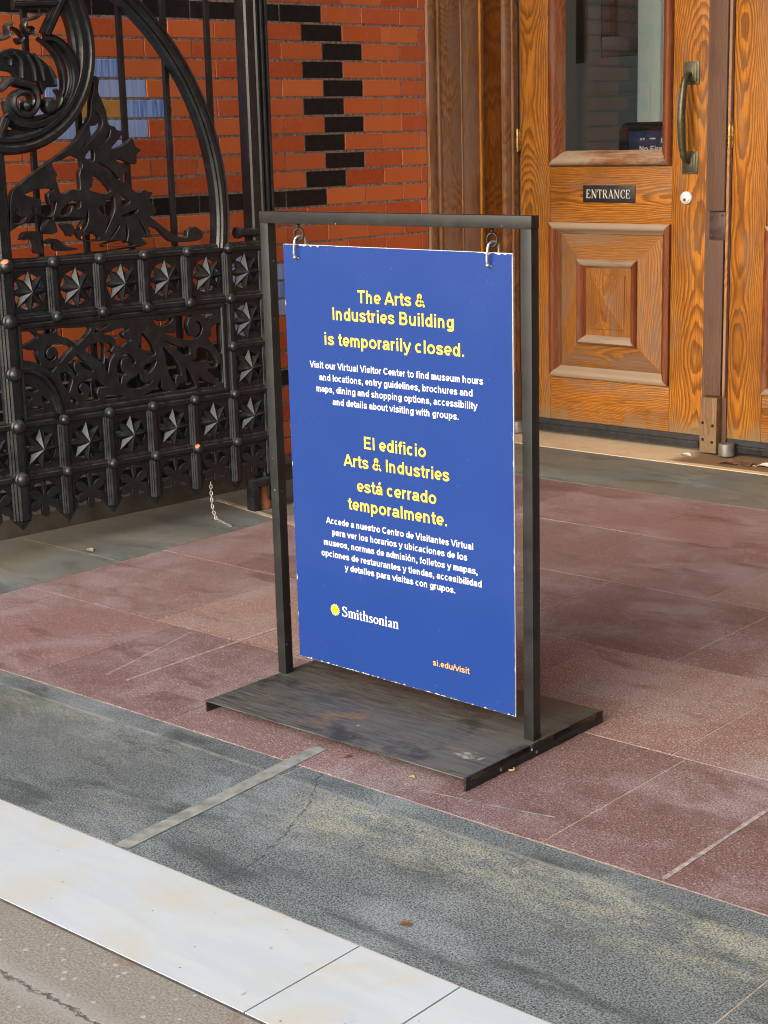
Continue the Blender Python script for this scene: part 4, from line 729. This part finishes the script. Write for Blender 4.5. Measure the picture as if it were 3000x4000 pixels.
def frame_mould(mb, x0, x1, z0, z1, prof, which):
    """picture-frame moulding: prof = (inset from the outer rectangle, y); mitred. which: 'v' the two uprights, 'h' the two crosswise pieces"""
    n = len(prof)
    cs = [[(x0 + i, y, z0 + i), (x1 - i, y, z0 + i), (x1 - i, y, z1 - i), (x0 + i, y, z1 - i)] for i, y in prof]
    for k in ((1, 3) if which == 'v' else (0, 2)):
        vs = [c[k] for c in cs] + [c[(k + 1) % 4] for c in cs]
        mb.add(vs, [(i, i + 1, n + i + 1, n + i) for i in range(n - 1)])
def make_door(lbl, full=True):
    d = empty('oak_door', (-4.862, YD, 0.0), label=lbl, cat='door', group='oak entrance doors')
    W_ = 1.034; zb, zt = 0.078, 3.3
    def bx(nm, x0, x1, y0, y1, z0, z1, m, bev=0.003, par=d):
        b = MB(); b.box(x0, x1, y0, y1, z0, z1, bev); return b.build(nm, m, par, smooth=40)
    bx('stile', 0, 0.174, 0, 0.05, zb, zt, M['wood_v']); bx('stile', 0.856, W_, 0, 0.05, zb, zt, M['wood_v'])
    bx('lock_rail', 0.1745, 0.8555, 0.001, 0.049, 1.05, 1.318, M['wood_h'], 0.002); bx('bottom_rail', 0.1745, 0.8555, 0.001, 0.049, zb, 0.298, M['wood_h'], 0.002); bx('top_rail', 0.1745, 0.8555, 0.001, 0.049, 3.1, zt, M['wood_h'], 0.002)
    # lower raised panel: outer moulding, sloping fields, inner moulding, little pyramid
    X0, X1, Z0, Z1 = 0.1745, 0.8555, 0.298, 1.05
    pm = [(0.0, 0.006), (0.0, -0.016), (0.012, -0.024), (0.024, -0.022), (0.034, -0.008), (0.042, 0.004), (0.052, 0.012)]
    b = MB(); frame_mould(b, X0, X1, Z0, Z1, pm, 'v'); pv = b.build('panel_moulding', M['mould_v'], d, smooth=50)
    b = MB(); frame_mould(b, X0, X1, Z0, Z1, pm, 'h'); b.build('panel_moulding', M['mould_h'], d, smooth=50)
    sl = [(0.050, 0.020), (0.172, -0.012)]
    pr = None
    b = MB(); frame_mould(b, X0, X1, Z0, Z1, sl, 'v'); pr = b.build('raised_panel', M['panel_v'], d)
    b = MB(); frame_mould(b, X0, X1, Z0, Z1, sl, 'h'); b.build('panel_field', M['panel_h'], pr)
    im = [(0.172, 0.0), (0.172, -0.024), (0.182, -0.034), (0.196, -0.030), (0.206, -0.012), (0.214, -0.004)]
    b = MB(); frame_mould(b, X0, X1, Z0, Z1, im, 'v'); b.build('inner_moulding', M['mould_v'], pr, smooth=50)
    b = MB(); frame_mould(b, X0, X1, Z0, Z1, im, 'h'); b.build('inner_moulding', M['mould_h'], pr, smooth=50)
    b = MB(); a0, a1, c0_, c1 = X0 + 0.213, X1 - 0.213, Z0 + 0.213, Z1 - 0.213; e = 0.034
    b.add([(a0, -0.004, c0_), (a1, -0.004, c0_), (a1, -0.004, c1), (a0, -0.004, c1), (a0 + e, -0.006, c0_ + e), (a1 - e, -0.006, c0_ + e), (a1 - e, -0.006, c1 - e), (a0 + e, -0.006, c1 - e), (a0 + e, -0.011, c0_ + e), (a1 - e, -0.011, c0_ + e), (a1 - e, -0.011, c1 - e), (a0 + e, -0.011, c1 - e), ((a0 + a1) / 2, -0.032, (c0_ + c1) / 2)],
          [(0, 1, 5, 4), (1, 2, 6, 5), (2, 3, 7, 6), (3, 0, 4, 7), (4, 5, 9, 8), (5, 6, 10, 9), (6, 7, 11, 10), (7, 4, 8, 11), (8, 9, 12), (9, 10, 12), (10, 11, 12), (11, 8, 12)])
    b.build('panel_centre', M['panel_v'], pr)
    # glazed upper light
    gm = [(0.0, 0.006), (0.0, -0.014), (0.014, -0.026), (0.030, -0.024), (0.042, -0.006), (0.056, 0.004), (0.066, 0.024), (0.070, 0.030)]
    GX0, GX1, GZ0, GZ1 = 0.1745, 0.8555, 1.318, 3.1
    b = MB(); frame_mould(b, GX0, GX1, GZ0, GZ1, gm, 'v'); b.build('glazing_bead', M['mould_v'], d, smooth=50)
    b = MB(); frame_mould(b, GX0, GX1, GZ0, GZ1, gm, 'h'); b.build('glazing_bead', M['mould_h'], d, smooth=50)
    b = MB(); b.box(GX0 + 0.02, GX1 - 0.02, 0.030, 0.036, GZ0 + 0.02, GZ1 - 0.02); b.build('window_pane', M['glass'], d)
    # ENTRANCE plate
    px0, px1, pz0, pz1 = 0.369, 0.661, 1.147, 1.227
    pt = bx('name_plate', px0, px1, -0.005, 0.0005, pz0, pz1, M['plate'], 0.001)
    me = serif('ENTRANCE', 0.040, 0.248); remap(me, lambda a, b_, c: (px0 + 0.020 + a, -0.0056 - c, pz0 + 0.0195 + b_)); link('lettering', me, M['cream'], pt)
    # pull handle
    hx = 0.951
    b = MB()
    for z in (1.328, 1.722): b.box(hx - 0.041, hx + 0.041, -0.006, 0.0005, z - 0.050, z + 0.050, 0.002); b.box(hx - 0.030, hx + 0.030, -0.012, -0.0055, z - 0.038, z + 0.038, 0.003); b.box(hx - 0.018, hx + 0.018, -0.016, -0.0115, z - 0.024, z + 0.024, 0.002)
    hd = b.build('door_handle', M['bronze'], d, smooth=40)
    pts = [(hx, -0.010, 1.718), (hx, -0.040, 1.712), (hx, -0.062, 1.690), (hx, -0.074, 1.640), (hx, -0.084, 1.575), (hx, -0.087, 1.525), (hx, -0.084, 1.475), (hx, -0.074, 1.410), (hx, -0.062, 1.360), (hx, -0.040, 1.338), (hx, -0.010, 1.332)]
    P3 = smooth2(pts, False, 4); rs = [0.010 + 0.009 * math.sin(math.pi * i / (len(P3) - 1)) ** 1.5 for i in range(len(P3))]
    b = MB(); b.tube(P3, rs, 12); b.build('grip', M['bronze'], hd, smooth=True)
    b = MB()
    for k in (-0.6, 0.0, 0.6): b.tube([(p[0] + math.sin(k) * r * 0.97, p[1] - math.cos(k) * r * 0.97, p[2]) for p, r in zip(P3[10:-10], rs[10:-10])], 0.0022, 6)
    b.build('grip_reeding', M['bronze'], hd, smooth=True)
    # cylinder lock
    b = MB(); b.lathe([(0.030, 0.0), (0.030, 0.008), (0.027, 0.012), (0.0225, 0.013), (0.0225, 0.017), (0.020, 0.019), (0.0005, 0.0195)], (0.935, 0.001, 1.171), (0, -1, 0), 24); lk = b.build('cylinder_lock', M['chrome'], d, smooth=40)
    b = MB(); b.lathe([(0.008, 0), (0.0075, 0.0015), (0.0005, 0.002)], (0.935, -0.0185, 1.163), (0, -1, 0), 12); b.build('keyhole', M['pivot'], lk, smooth=40)
    b = MB(); b.box(0.9338, 0.9362, -0.0215, -0.020, 1.159, 1.167); b.build('key_slot', M['dark'], lk)
    for z0 in (1.385, 2.6):
        b = MB(); b.lathe([(0.0005, 0), (0.008, 0.002), (0.009, 0.010), (0.009, 0.055), (0.0078, 0.056), (0.0078, 0.058), (0.009, 0.059), (0.009, 0.100), (0.008, 0.112), (0.0005, 0.114)], (-0.012, -0.012, z0), (0, 0, 1), 14); b.box(-0.0115, 0.004, -0.008, -0.002, z0 + 0.006, z0 + 0.108); b.build('hinge', M['brass'], d, smooth=40)
    # rubber sweep along the foot
    b = MB(); b.prism([(-0.004, 0.0775), (-0.004, 0.052), (-0.012, 0.050), (-0.016, 0.044), (-0.012, 0.020), (0.040, 0.016), (0.040, 0.0775)], 'x', 0.006, W_ - 0.006); sw = b.build('door_sweep', M['rubber'], d)
    return d
def copy_tree(o, parent=None):
    c = o.copy(); C.objects.link(c)
    if parent: c.parent = parent
    for ch_ in [q for q in bpy.data.objects if q.parent == o]: copy_tree(ch_, c)
    return c
door = make_door('golden oak door with ENTRANCE plate, bronze pull handle and raised lower panel')
d2 = copy_tree(door); d2.location.x = -4.862 + 1.166
d2['label'] = 'partly visible oak door at the right edge, past the dark batten'
# the second leaf has no ENTRANCE plate, handle or lock in view
for q in [q for q in bpy.data.objects if q.parent == d2 and q.name.split('.')[0] in ('name_plate', 'door_handle', 'cylinder_lock')]:
    for r_ in [r_ for r_ in bpy.data.objects if r_.parent == q]: bpy.data.objects.remove(r_)
    bpy.data.objects.remove(q)
g = MB(); g.box(-2.66, -0.1, 6.6, 6.72, 0.01, 4.995); g.box(-4.87, -2.66, 6.56, 6.72, 3.31, 4.995); g.box(-5.05, -4.866, 6.632, 6.72, 0.002, 4.995); g.build('door_surround', M['jamb'], kind='structure')
# batten between the leaves
bt = empty('door_batten', (-3.75, YD, 0.0), label='dark weathered vertical batten with iron bracket between the two oak doors', cat='batten')
b = MB(); b.box(-0.076, 0.052, -0.004, 0.05, 0.012, 3.3); b.build('backing_post', M['batten'], bt)
b = MB(); b.box(-0.052, 0.034, -0.030, -0.0042, 1.115, 3.28, 0.005); b.build('batten_board', M['batten'], bt, smooth=40)
b = MB(); b.box(-0.055, 0.030, -0.024, -0.0042, 0.275, 0.985, 0.005); b.build('batten_board', M['batten'], bt, smooth=40)
b = MB(); b.box(0.036, 0.050, -0.020, -0.0042, 0.275, 3.28, 0.004); b.build('bead_moulding', M['jamb'], bt, smooth=40)
b = MB(); b.box(-0.050, 0.032, -0.014, -0.0042, 0.99, 1.11, 0.003); br = b.build('iron_bracket', M['bracket'], bt, smooth=40)
for x in (-0.036, 0.018):
    for z in (1.004, 1.096):
        b = MB(); b.lathe([(0.007, 0), (0.006, 0.003), (0.0005, 0.004)], (x, -0.0142, z), (0, -1, 0), 10); b.build('rivet', M['bracket'], br, smooth=40)
b = MB(); b.box(-0.058, 0.030, -0.052, -0.0042, 0.010, 0.270, 0.005); fb = b.build('foot_block', M['foot_wood'], bt, smooth=40)
for x, z in ((-0.042, 0.150), (0.010, 0.140), (-0.040, 0.072), (0.008, 0.062)):
    b = MB(); b.lathe([(0.008, 0), (0.006, 0.001), (0.0005, 0.0012)], (x, -0.0522, z), (0, -1, 0), 10); b.build('bolt', M['dark'], fb)
def pivot(x, y, lbl):
    p = empty('floor_pivot', (x, y, 0.009), label=lbl, cat='floor pivot', group='steel pivots at the foot of the doors')
    b = MB(); b.lathe([(0.0005, 0.0), (0.038, 0.0), (0.038, 0.052), (0.035, 0.056), (0.0005, 0.057)], (0, 0, 0), (0, 0, 1), 22); b.build('pivot_barrel', M['pivot'], p, smooth=40)
    return p
pivot(-3.668, 6.555, 'grey steel pivot barrel beside the foot block of the batten'); pivot(-4.835, 6.52, 'grey steel pivot barrel at the foot of the wooden jamb, behind the sign frame')

# ---------------------------------------------------------------- lobby seen through the glass
g = MB(); g.box(-8.0, -2.5, 6.95, 10.5, -0.05, -0.007); g.build('floor', M['grey_wall'], kind='structure')
g = MB(); g.box(-8.0, -5.33, 7.75, 7.85, -0.005, 3.6); g.box(-5.33, -5.2505, 7.75, 7.85, -0.005, 1.84); g.box(-5.25, -2.6, 7.75, 7.85, -0.005, 1.865); g.box(-5.25, -5.165, 7.75, 7.85, 1.865, 3.6); g.box(-4.84, -2.6, 7.75, 7.85, 1.865, 3.6); g.box(-5.33, -5.2505, 7.83, 7.85, 1.84, 3.6)
for z in (0.42, 0.84, 1.26, 1.68): g.box(-5.25, -2.6, 7.744, 7.7495, z, z + 0.006)
g.build('wall', M['grey_wall'], kind='structure')
iw = empty('interior_window', (-5.0, 7.75, 1.865), label='dark brown framed window in the lobby behind the door glass', cat='window')
b = MB(); b.box(-0.163, 0.158, 0.005, 0.08, 0.002, 0.11, 0.004); b.box(-0.163, -0.11, 0.005, 0.08, 0.112, 1.7, 0.004); b.box(0.06, 0.158, 0.005, 0.08, 0.112, 1.7, 0.004); b.build('frame', M['brown_wood'], iw, smooth=40)
b = MB(); b.box(-0.109, 0.059, 0.045, 0.055, 0.112, 1.7); b.build('window_pane', M['glossblack'], iw)
ip = empty('interior_post', (-4.662, 7.45, 0.0), label='pale grey post standing inside the lobby behind the door glass', cat='post')
b = MB(); b.box(-0.075, 0.06, 0, 0.12, 0, 3.6, 0.004); b.box(-0.004, 0.004, -0.004, -0.0005, 0.3, 1.72); b.box(0.062, 0.30, 0.02, 0.12, 0, 3.6, 0.004); b.build('post_casing', M['pale_post'], ip, smooth=40)
pc = empty('lobby_sign', (-4.40, 7.12, 0.0), label='navy NO FIREARMS placard in a rounded black frame inside the door glass', cat='sign')
def rr(x0, x1, z0, z1, r):
    o = []
    for cx, cz, a in ((x1 - r, z1 - r, 0), (x0 + r, z1 - r, 90), (x0 + r, z0 + r, 180), (x1 - r, z0 + r, 270)):
        o += [(cx + r * math.cos(R(a + t)), cz + r * math.sin(R(a + t))) for t in (0, 22, 45, 68, 90)]
    return o
me = plate_mesh([rr(-0.225, 0.30, 0.95, 1.515, 0.05), rr(-0.178, 0.255, 0.99, 1.475, 0.012)], 0.03, 0.004); remap(me, lambda a, b_, c: (a, -c, b_)); link('frame', me, M['glossblack'], pc)
b = MB(); b.box(-0.1785, 0.2555, 0.004, 0.010, 0.9895, 1.4755); b.build('placard', M['navy'], pc)
me = sans('No Firearms', 0.026, 0.225); remap(me, lambda a, b_, c: (-0.113 + a, 0.0032 - c, 1.372 + b_)); link('lettering', me, M['whitetext'], pc)
pk = 0
for x, z, r_ in ((-0.106, 1.432, 0.006), (-0.090, 1.432, 0.006)):
    b = MB(); b.lathe([(r_, 0), (r_ * .9, 0.0006), (0.0005, 0.0007)], (x, 0.0038, z), (0, -1, 0), 10); b.build('pictogram', M['whitetext'], pc)
b = MB(); b.box(-0.055, -0.022, 0.0028, 0.0038, 1.430, 1.437); b.build('pictogram', M['whitetext'], pc)
b = MB(); b.lathe([(0.017, 0), (0.016, 0.0008), (0.0005, 0.001)], (0.022, 0.0038, 1.424), (0, -1, 0), 4); b.build('pictogram', M['whitetext'], pc)
b = MB(); b.lathe([(0.02, 0), (0.018, 0.0008), (0.0005, 0.001)], (0.085, 0.0038, 1.425), (0, -1, 0), 12)
b.build('pictogram', M['whitetext'], pc)
b = MB(); b.tube([(0.04, 0.0, 0.0), (0.04, 0.0, 0.955)], 0.02, 10); b.lathe([(0.16, 0), (0.16, 0.012), (0.02, 0.03)], (0.04, 0, 0.0), (0, 0, 1), 20); b.build('stand', M['glossblack'], pc, smooth=40)

# ================================================================ SIGN STAND AND BOARD
FX0, FX1, FY0, FY1, FZ = -3.098, -2.219, 3.049, 3.079, 1.305
st = empty('sign_stand', (-2.655, 3.05, 0.0), label='black square-tube steel sign stand on a worn flat steel base', cat='sign stand')
def lb(b, x0, x1, y0, y1, z0, z1, bev=0.0015): b.box(x0 + 2.655, x1 + 2.655, y0 - 3.05, y1 - 3.05, z0, z1, bev)
b = MB(); lb(b, FX0, FX0 + 0.029, FY0, FY1, 0.0335, FZ - 0.0302); b.build('post', M['steel'], st, smooth=40)
b = MB(); lb(b, FX1 - 0.029, FX1, FY0, FY1, 0.0335, FZ - 0.0302); b.build('post', M['steel'], st, smooth=40)
b = MB(); lb(b, FX0 - 0.001, FX1 + 0.001, FY0 - 0.0005, FY1 + 0.0005, FZ - 0.030, FZ); b.build('top_bar', M['steel'], st, smooth=40)
b = MB()
lb(b, -3.092, -2.2125, 2.764, 3.335, 0.0300, 0.0330, 0.001)
b.build('base_plate', M['base_steel'], st, smooth=40)
b = MB(); lb(b, -3.094, -3.090, 2.766, 3.333, 0.0005, 0.0298, 0.0005); b.build('end_flange', M['flange'], st)
b = MB(); lb(b, -2.212, -2.206, 2.764, 3.335, 0.0005, 0.019, 0.0015)
for y0, y1 in ((2.764, 2.785), (3.025, 3.115), (3.305, 3.335)): lb(b, -2.212, -2.206, y0, y1, 0.0192, 0.0332, 0.001)
b.build('end_flange', M['steel'], st, smooth=40)
for y in (2.90, 3.045):
    b = MB(); b.lathe([(0.005, 0), (0.004, 0.001), (0.0004, 0.0012)], (-2.2062 + 2.655, y - 3.05, 0.011), (1, 0, 0), 10); b.build('rivet', M['pivot'], st)
# eye bolts and hooks that carry the board
for x in (-2.972, -2.343):
    lx = x + 2.655
    b = MB(); b.tube([(lx, 0.015, FZ - 0.030), (lx, 0.015, FZ - 0.044)], 0.004, 8); b.tube([(lx + 0.0115 * math.sin(t), 0.015 + 0.005 * math.sin(t), FZ - 0.0580 + 0.0155 * math.cos(t)) for t in [2 * math.pi * i / 18 for i in range(18)]], 0.0036, 8, True); b.build('eye_bolt', M['steel'], st, smooth=True)
    hk = [(lx + 0.003, 0.018, 1.243), (lx + 0.001, 0.010, 1.242), (lx - 0.002, 0.003, 1.236), (lx - 0.003, 0.0, 1.222), (lx - 0.004, -0.001, 1.205), (lx - 0.004, 0.0, 1.193), (lx - 0.001, 0.006, 1.186)]
    b = MB(); b.tube(smooth2(hk, False, 4), 0.0034, 8); b.tube(smooth2([(lx + 0.003, 0.018, 1.243), (lx + 0.006, 0.030, 1.238), (lx + 0.006, 0.032, 1.215), (lx + 0.003, 0.028, 1.192), (lx - 0.001, 0.008, 1.186)], False, 4), 0.003, 8)
    b.lathe([(0.0005, -0.005), (0.005, -0.003), (0.005, 0.003), (0.0005, 0.005)], (lx - 0.003, 0.001, 1.189), (0, 1, 0), 10); b.build('hook', M['silver'], st, smooth=True)
# the board: white core, blue face with chipped edges, printed lettering
BX, BY, BZ = -2.652, 3.060, 0.0
bd = empty('sign_board', (BX, BY, BZ), label='blue closure notice board in yellow and white print hanging in the stand', cat='sign board')
TL, TR, BR, BL = (-3.026 - BX, 1.222), (-2.282 - BX, 1.218), (-2.281 - BX, 0.080), (-3.023 - BX, 0.094)
def edge(a, b_, n, amp, p):
    o = []; nx, nz = -(b_[1] - a[1]), (b_[0] - a[0]); L = math.hypot(nx, nz); nx, nz = nx / L, nz / L
    for i in range(n):
        t = i / n; d_ = 0.0009 + (random.random() ** 3 * amp if random.random() < p else 0)
        if i == 0: d_ = 0.002
        o.append((a[0] + (b_[0] - a[0]) * t + nx * d_, a[1] + (b_[1] - a[1]) * t + nz * d_))
    return o
random.seed(21)
me = plate_mesh([[BL, BR, TR, TL]], 0.005, 0.0008); remap(me, lambda a, b_, c: (a, 0.0031 - c, b_)); link('board_core', me, M['white'], bd)
loop = edge(BL, BR, 170, 0.0046, 0.6) + edge(BR, TR, 110, 0.0024, 0.12)
loop += edge(TR, TL, 120, 0.0032, 0.12)[0:16]
tt_ = edge(TR, TL, 120, 0.0055, 0.8); t2_ = edge(TR, TL, 120, 0.002, 0.1)
loop = loop[:-16] + tt_[:18] + t2_[18:100] + tt_[100:112] + t2_[112:] + edge(TL, BL, 110, 0.0038, 0.16)
me = plate_mesh([loop], 0.0006, 0.00005); remap(me, lambda a, b_, c: (a, 0.0002 - c, b_)); link('printed_face', me, M['board'], bd)
def put(me, x, z, m, nm='lettering', dy=-0.0006): remap(me, lambda a, b_, c: (x - BX + a, dy - c, z + b_)); return link(nm, me, m, bd)
LINES = [('The Arts &', -2.768, -2.546, 1.0800, 'T'), ('Industries Building', -2.856, -2.457, 1.0325, 'T'), ('is temporarily closed.', -2.887, -2.427, 0.9665, 'T'),
 ('Visit our Virtual Visitor Center to find museum hours', -2.944, -2.370, 0.9035, 'B'), ('and locations, entry guidelines, brochures and', -2.911, -2.403, 0.8720, 'B'), ('maps, dining and shopping options, accessibility', -2.922, -2.388, 0.8415, 'B'), ('and details about visiting with groups.', -2.866, -2.447, 0.8105, 'B'),
 ('El edificio', -2.760, -2.553, 0.7050, 'T'), ('Arts & Industries', -2.834, -2.479, 0.6525, 'T'), ('está cerrado', -2.789, -2.522, 0.5890, 'T'), ('temporalmente.', -2.823, -2.489, 0.5370, 'T'),
 ('Accede a nuestro Centro de Visitantes Virtual', -2.904, -2.407, 0.4885, 'B'), ('para ver los horarios y ubicaciones de los', -2.883, -2.426, 0.4580, 'B'), ('museos, normas de admisión, folletos y mapas,', -2.915, -2.394, 0.4275, 'B'), ('opciones de restaurantes y tiendas, accesibilidad', -2.925, -2.382, 0.3965, 'B'), ('y detalles para visitas con grupos.', -2.842, -2.466, 0.3670, 'B')]
for t, x0, x1, z, k in LINES:
    put(sans(t, 0.0325 if k == 'T' else 0.0178, x1 - x0, 0.178 if k == 'T' else 0.175), x0, z, M['yellow' if k == 'T' else 'whitetext'], 'heading' if k == 'T' else 'paragraph_line')
put(sans('si.edu/visit', 0.0165, 0.120, 0.17), -2.544, 0.1625, M['orange'], 'web_address')
put(remap(serif('Smithsonian', 0.0275, 0.199), lambda a, b_, c: (a, b_, c * 1.0)), -2.857, 0.238, M['whitetext'], 'logo_lettering', -0.0006)
sp_o = []
for i in range(64):
    a = 2 * math.pi * i / 64; sp_o.append((-2.882 - BX + (0.0165 if i % 4 in (0, 1) else 0.0118) * math.cos(a), 0.251 + (0.0165 if i % 4 in (0, 1) else 0.0118) * math.sin(a)))
me = plate_mesh([sp_o], 0.0004, 0.00004); remap(me, lambda a, b_, c: (a, -0.0006 - c, b_)); em = link('sun_emblem', me, M['raypale'], bd)
me = plate_mesh([[(-2.882 - BX + 0.0125 * math.cos(2 * math.pi * i / 32), 0.251 + 0.0125 * math.sin(2 * math.pi * i / 32)) for i in range(32)]], 0.0003, 0.00003); remap(me, lambda a, b_, c: (a, -0.0011 - c, b_)); link('sun_disc', me, M['sunyellow'], em)

# ================================================================ SMALL THINGS ON THE FLOOR
def strip(name, pts, wd, m, lbl, z=0.0042, cat='tape', grp=None, jag=0.0):
    b = MB(); vs = []
    P = [Vector((*p, 0)) for p in pts]
    Q = []
    for a, c in zip(P, P[1:]): Q += [a.lerp(c, k / 12) for k in range(12)]
    Q.append(P[-1]); n_ = len(Q)
    for i, p in enumerate(Q):
        t = (Q[min(i + 1, n_ - 1)] - Q[max(i - 1, 0)]).normalized(); n = Vector((-t.y, t.x, 0)); w_ = wd * (1 + random.uniform(-jag, jag))
        for u in (-0.5, 0.5): vs += [p + n * u * w_ + Vector((0, 0, z)), p + n * u * w_ + Vector((0, 0, 0.0008))]
    fs = []
    for i in range(n_ - 1):
        a = 4 * i; fs += [(a, a + 2, a + 6, a + 4), (a, a + 4, a + 5, a + 1), (a + 2, a + 3, a + 7, a + 6)]
    b.add(vs, fs); return b.build(name, m, label=lbl, cat=cat, group=grp)
strip('floor_tape', [(-2.612, 2.069), (-2.636, 2.40), (-2.668, 2.76)], 0.042, M['tape'], 'wide grey tape running from the marble kerb towards the sign base', 0.0018, jag=0.03)
strip('floor_tape', [(-3.466, 2.80), (-3.47, 3.12), (-3.468, 3.45)], 0.008, M['tape_pale'], 'thin pale tape line on the red floor left of the sign', 0.0014, jag=0.3)
strip('floor_tape', [(-1.609, 2.66), (-1.609, 3.14)], 0.011, M['tape_pale'], 'pale tape line crossing the red floor at the right edge', 0.0014, jag=0.35)
strip('floor_tape', [(-3.55, 2.80), (-3.60, 3.0), (-3.66, 3.23)], 0.005, M['tape_pale'], 'faint slanting tape line on the red floor, leftmost of the thin lines', 0.0012, jag=0.5)
strip('stone_strip', [(-4.97, 4.575), (-4.56, 4.484), (-4.28, 4.42)], 0.026, M['tape_cream'], 'cream stone strip across the grey border at the foot of the gate', 0.0022, 'stone strip', jag=0.12)
strip('floor_scratch', [(-2.295, 2.708), (-2.14, 2.734), (-2.13, 2.733), (-1.959, 2.773)], 0.0035, M['tape'], 'white scratch on the red floor in front of the sign base', 0.0012, 'scratch', jag=0.5)
def leaf(loc, rz, sz, m, lbl, name='dry_leaf', cat='leaf'):
    b = MB(); n = 9; vs = []
    for i in range(n):
        t = i / (n - 1); wv = 0.36 * math.sin(math.pi * min(1, t * 0.95 + 0.03)) ** 0.8; y_ = math.sin(t * 5) * 0.05; h = 0.10 * math.sin(t * math.pi) + 0.02
        vs += [(t - 0.5, y_ - wv, h + 0.16 * wv + 0.02 * math.sin(7 * t)), (t - 0.5, y_, h * 0.6), (t - 0.5, y_ + wv, h + 0.22 * wv)]
    b.add([(v[0] * sz, v[1] * sz, v[2] * sz) for v in vs], [(3 * i + k, 3 * i + k + 1, 3 * i + k + 4, 3 * i + k + 3) for i in range(n - 1) for k in (0, 1)])
    b.tube([(-0.5 * sz, 0, 0.02 * sz), (-0.68 * sz, 0.04 * sz, 0.05 * sz)], 0.012 * sz, 5)
    o = b.build(name, m, smooth=True, label=lbl, cat=cat); o.location = (*loc, 0.001); o.rotation_euler.z = rz; return o
leaf((-1.894, 2.179), 0.5, 0.026, M['leaf'], 'small reddish dry leaf on the dark granite near the marble')
leaf((-3.575, 6.41), 0.3, 0.085, M['debris'], 'curled brown leaf on the threshold beside the steel pivot'); leaf((-3.50, 6.44), 2.2, 0.09, M['debris'], 'second curled brown leaf on the threshold, touching the pale scrap')
leaf((-3.41, 6.44), 0.2, 0.08, M['scrap'], 'crumpled pale scrap among the leaves under the right door', 'paper_scrap', 'scrap')
leaf((-3.835, 6.475), 0.0, 0.06, M['scrap'], 'white paper scrap on the threshold left of the batten', 'paper_scrap', 'scrap')
b = MB(); b.tube(smooth2([(0, 0, 0.003), (0.012, 0.006, 0.004), (0.022, 0.004, 0.006), (0.022, -0.006, 0.005), (0.012, -0.008, 0.003)], False, 4), 0.0017, 6)
o = b.build('straw_twig', M['twig'], smooth=True, label='curl of yellow straw beside the right end of the sign base', cat='straw'); o.location = (-2.204, 2.945, 0); o.rotation_euler.z = R(-60)
leaf((-2.36, 2.752), 0.2, 0.018, M['twig'], 'straw-coloured leaf bit caught under the front edge of the sign base'); leaf((-2.57, 2.758), 1.2, 0.022, M['leaf'], 'brown leaf bit under the middle of the front base edge')
leaf((-4.73, 3.69), 0.1, 0.045, M['tape_cream'], 'pale dry leaf on the grey border under the gate')
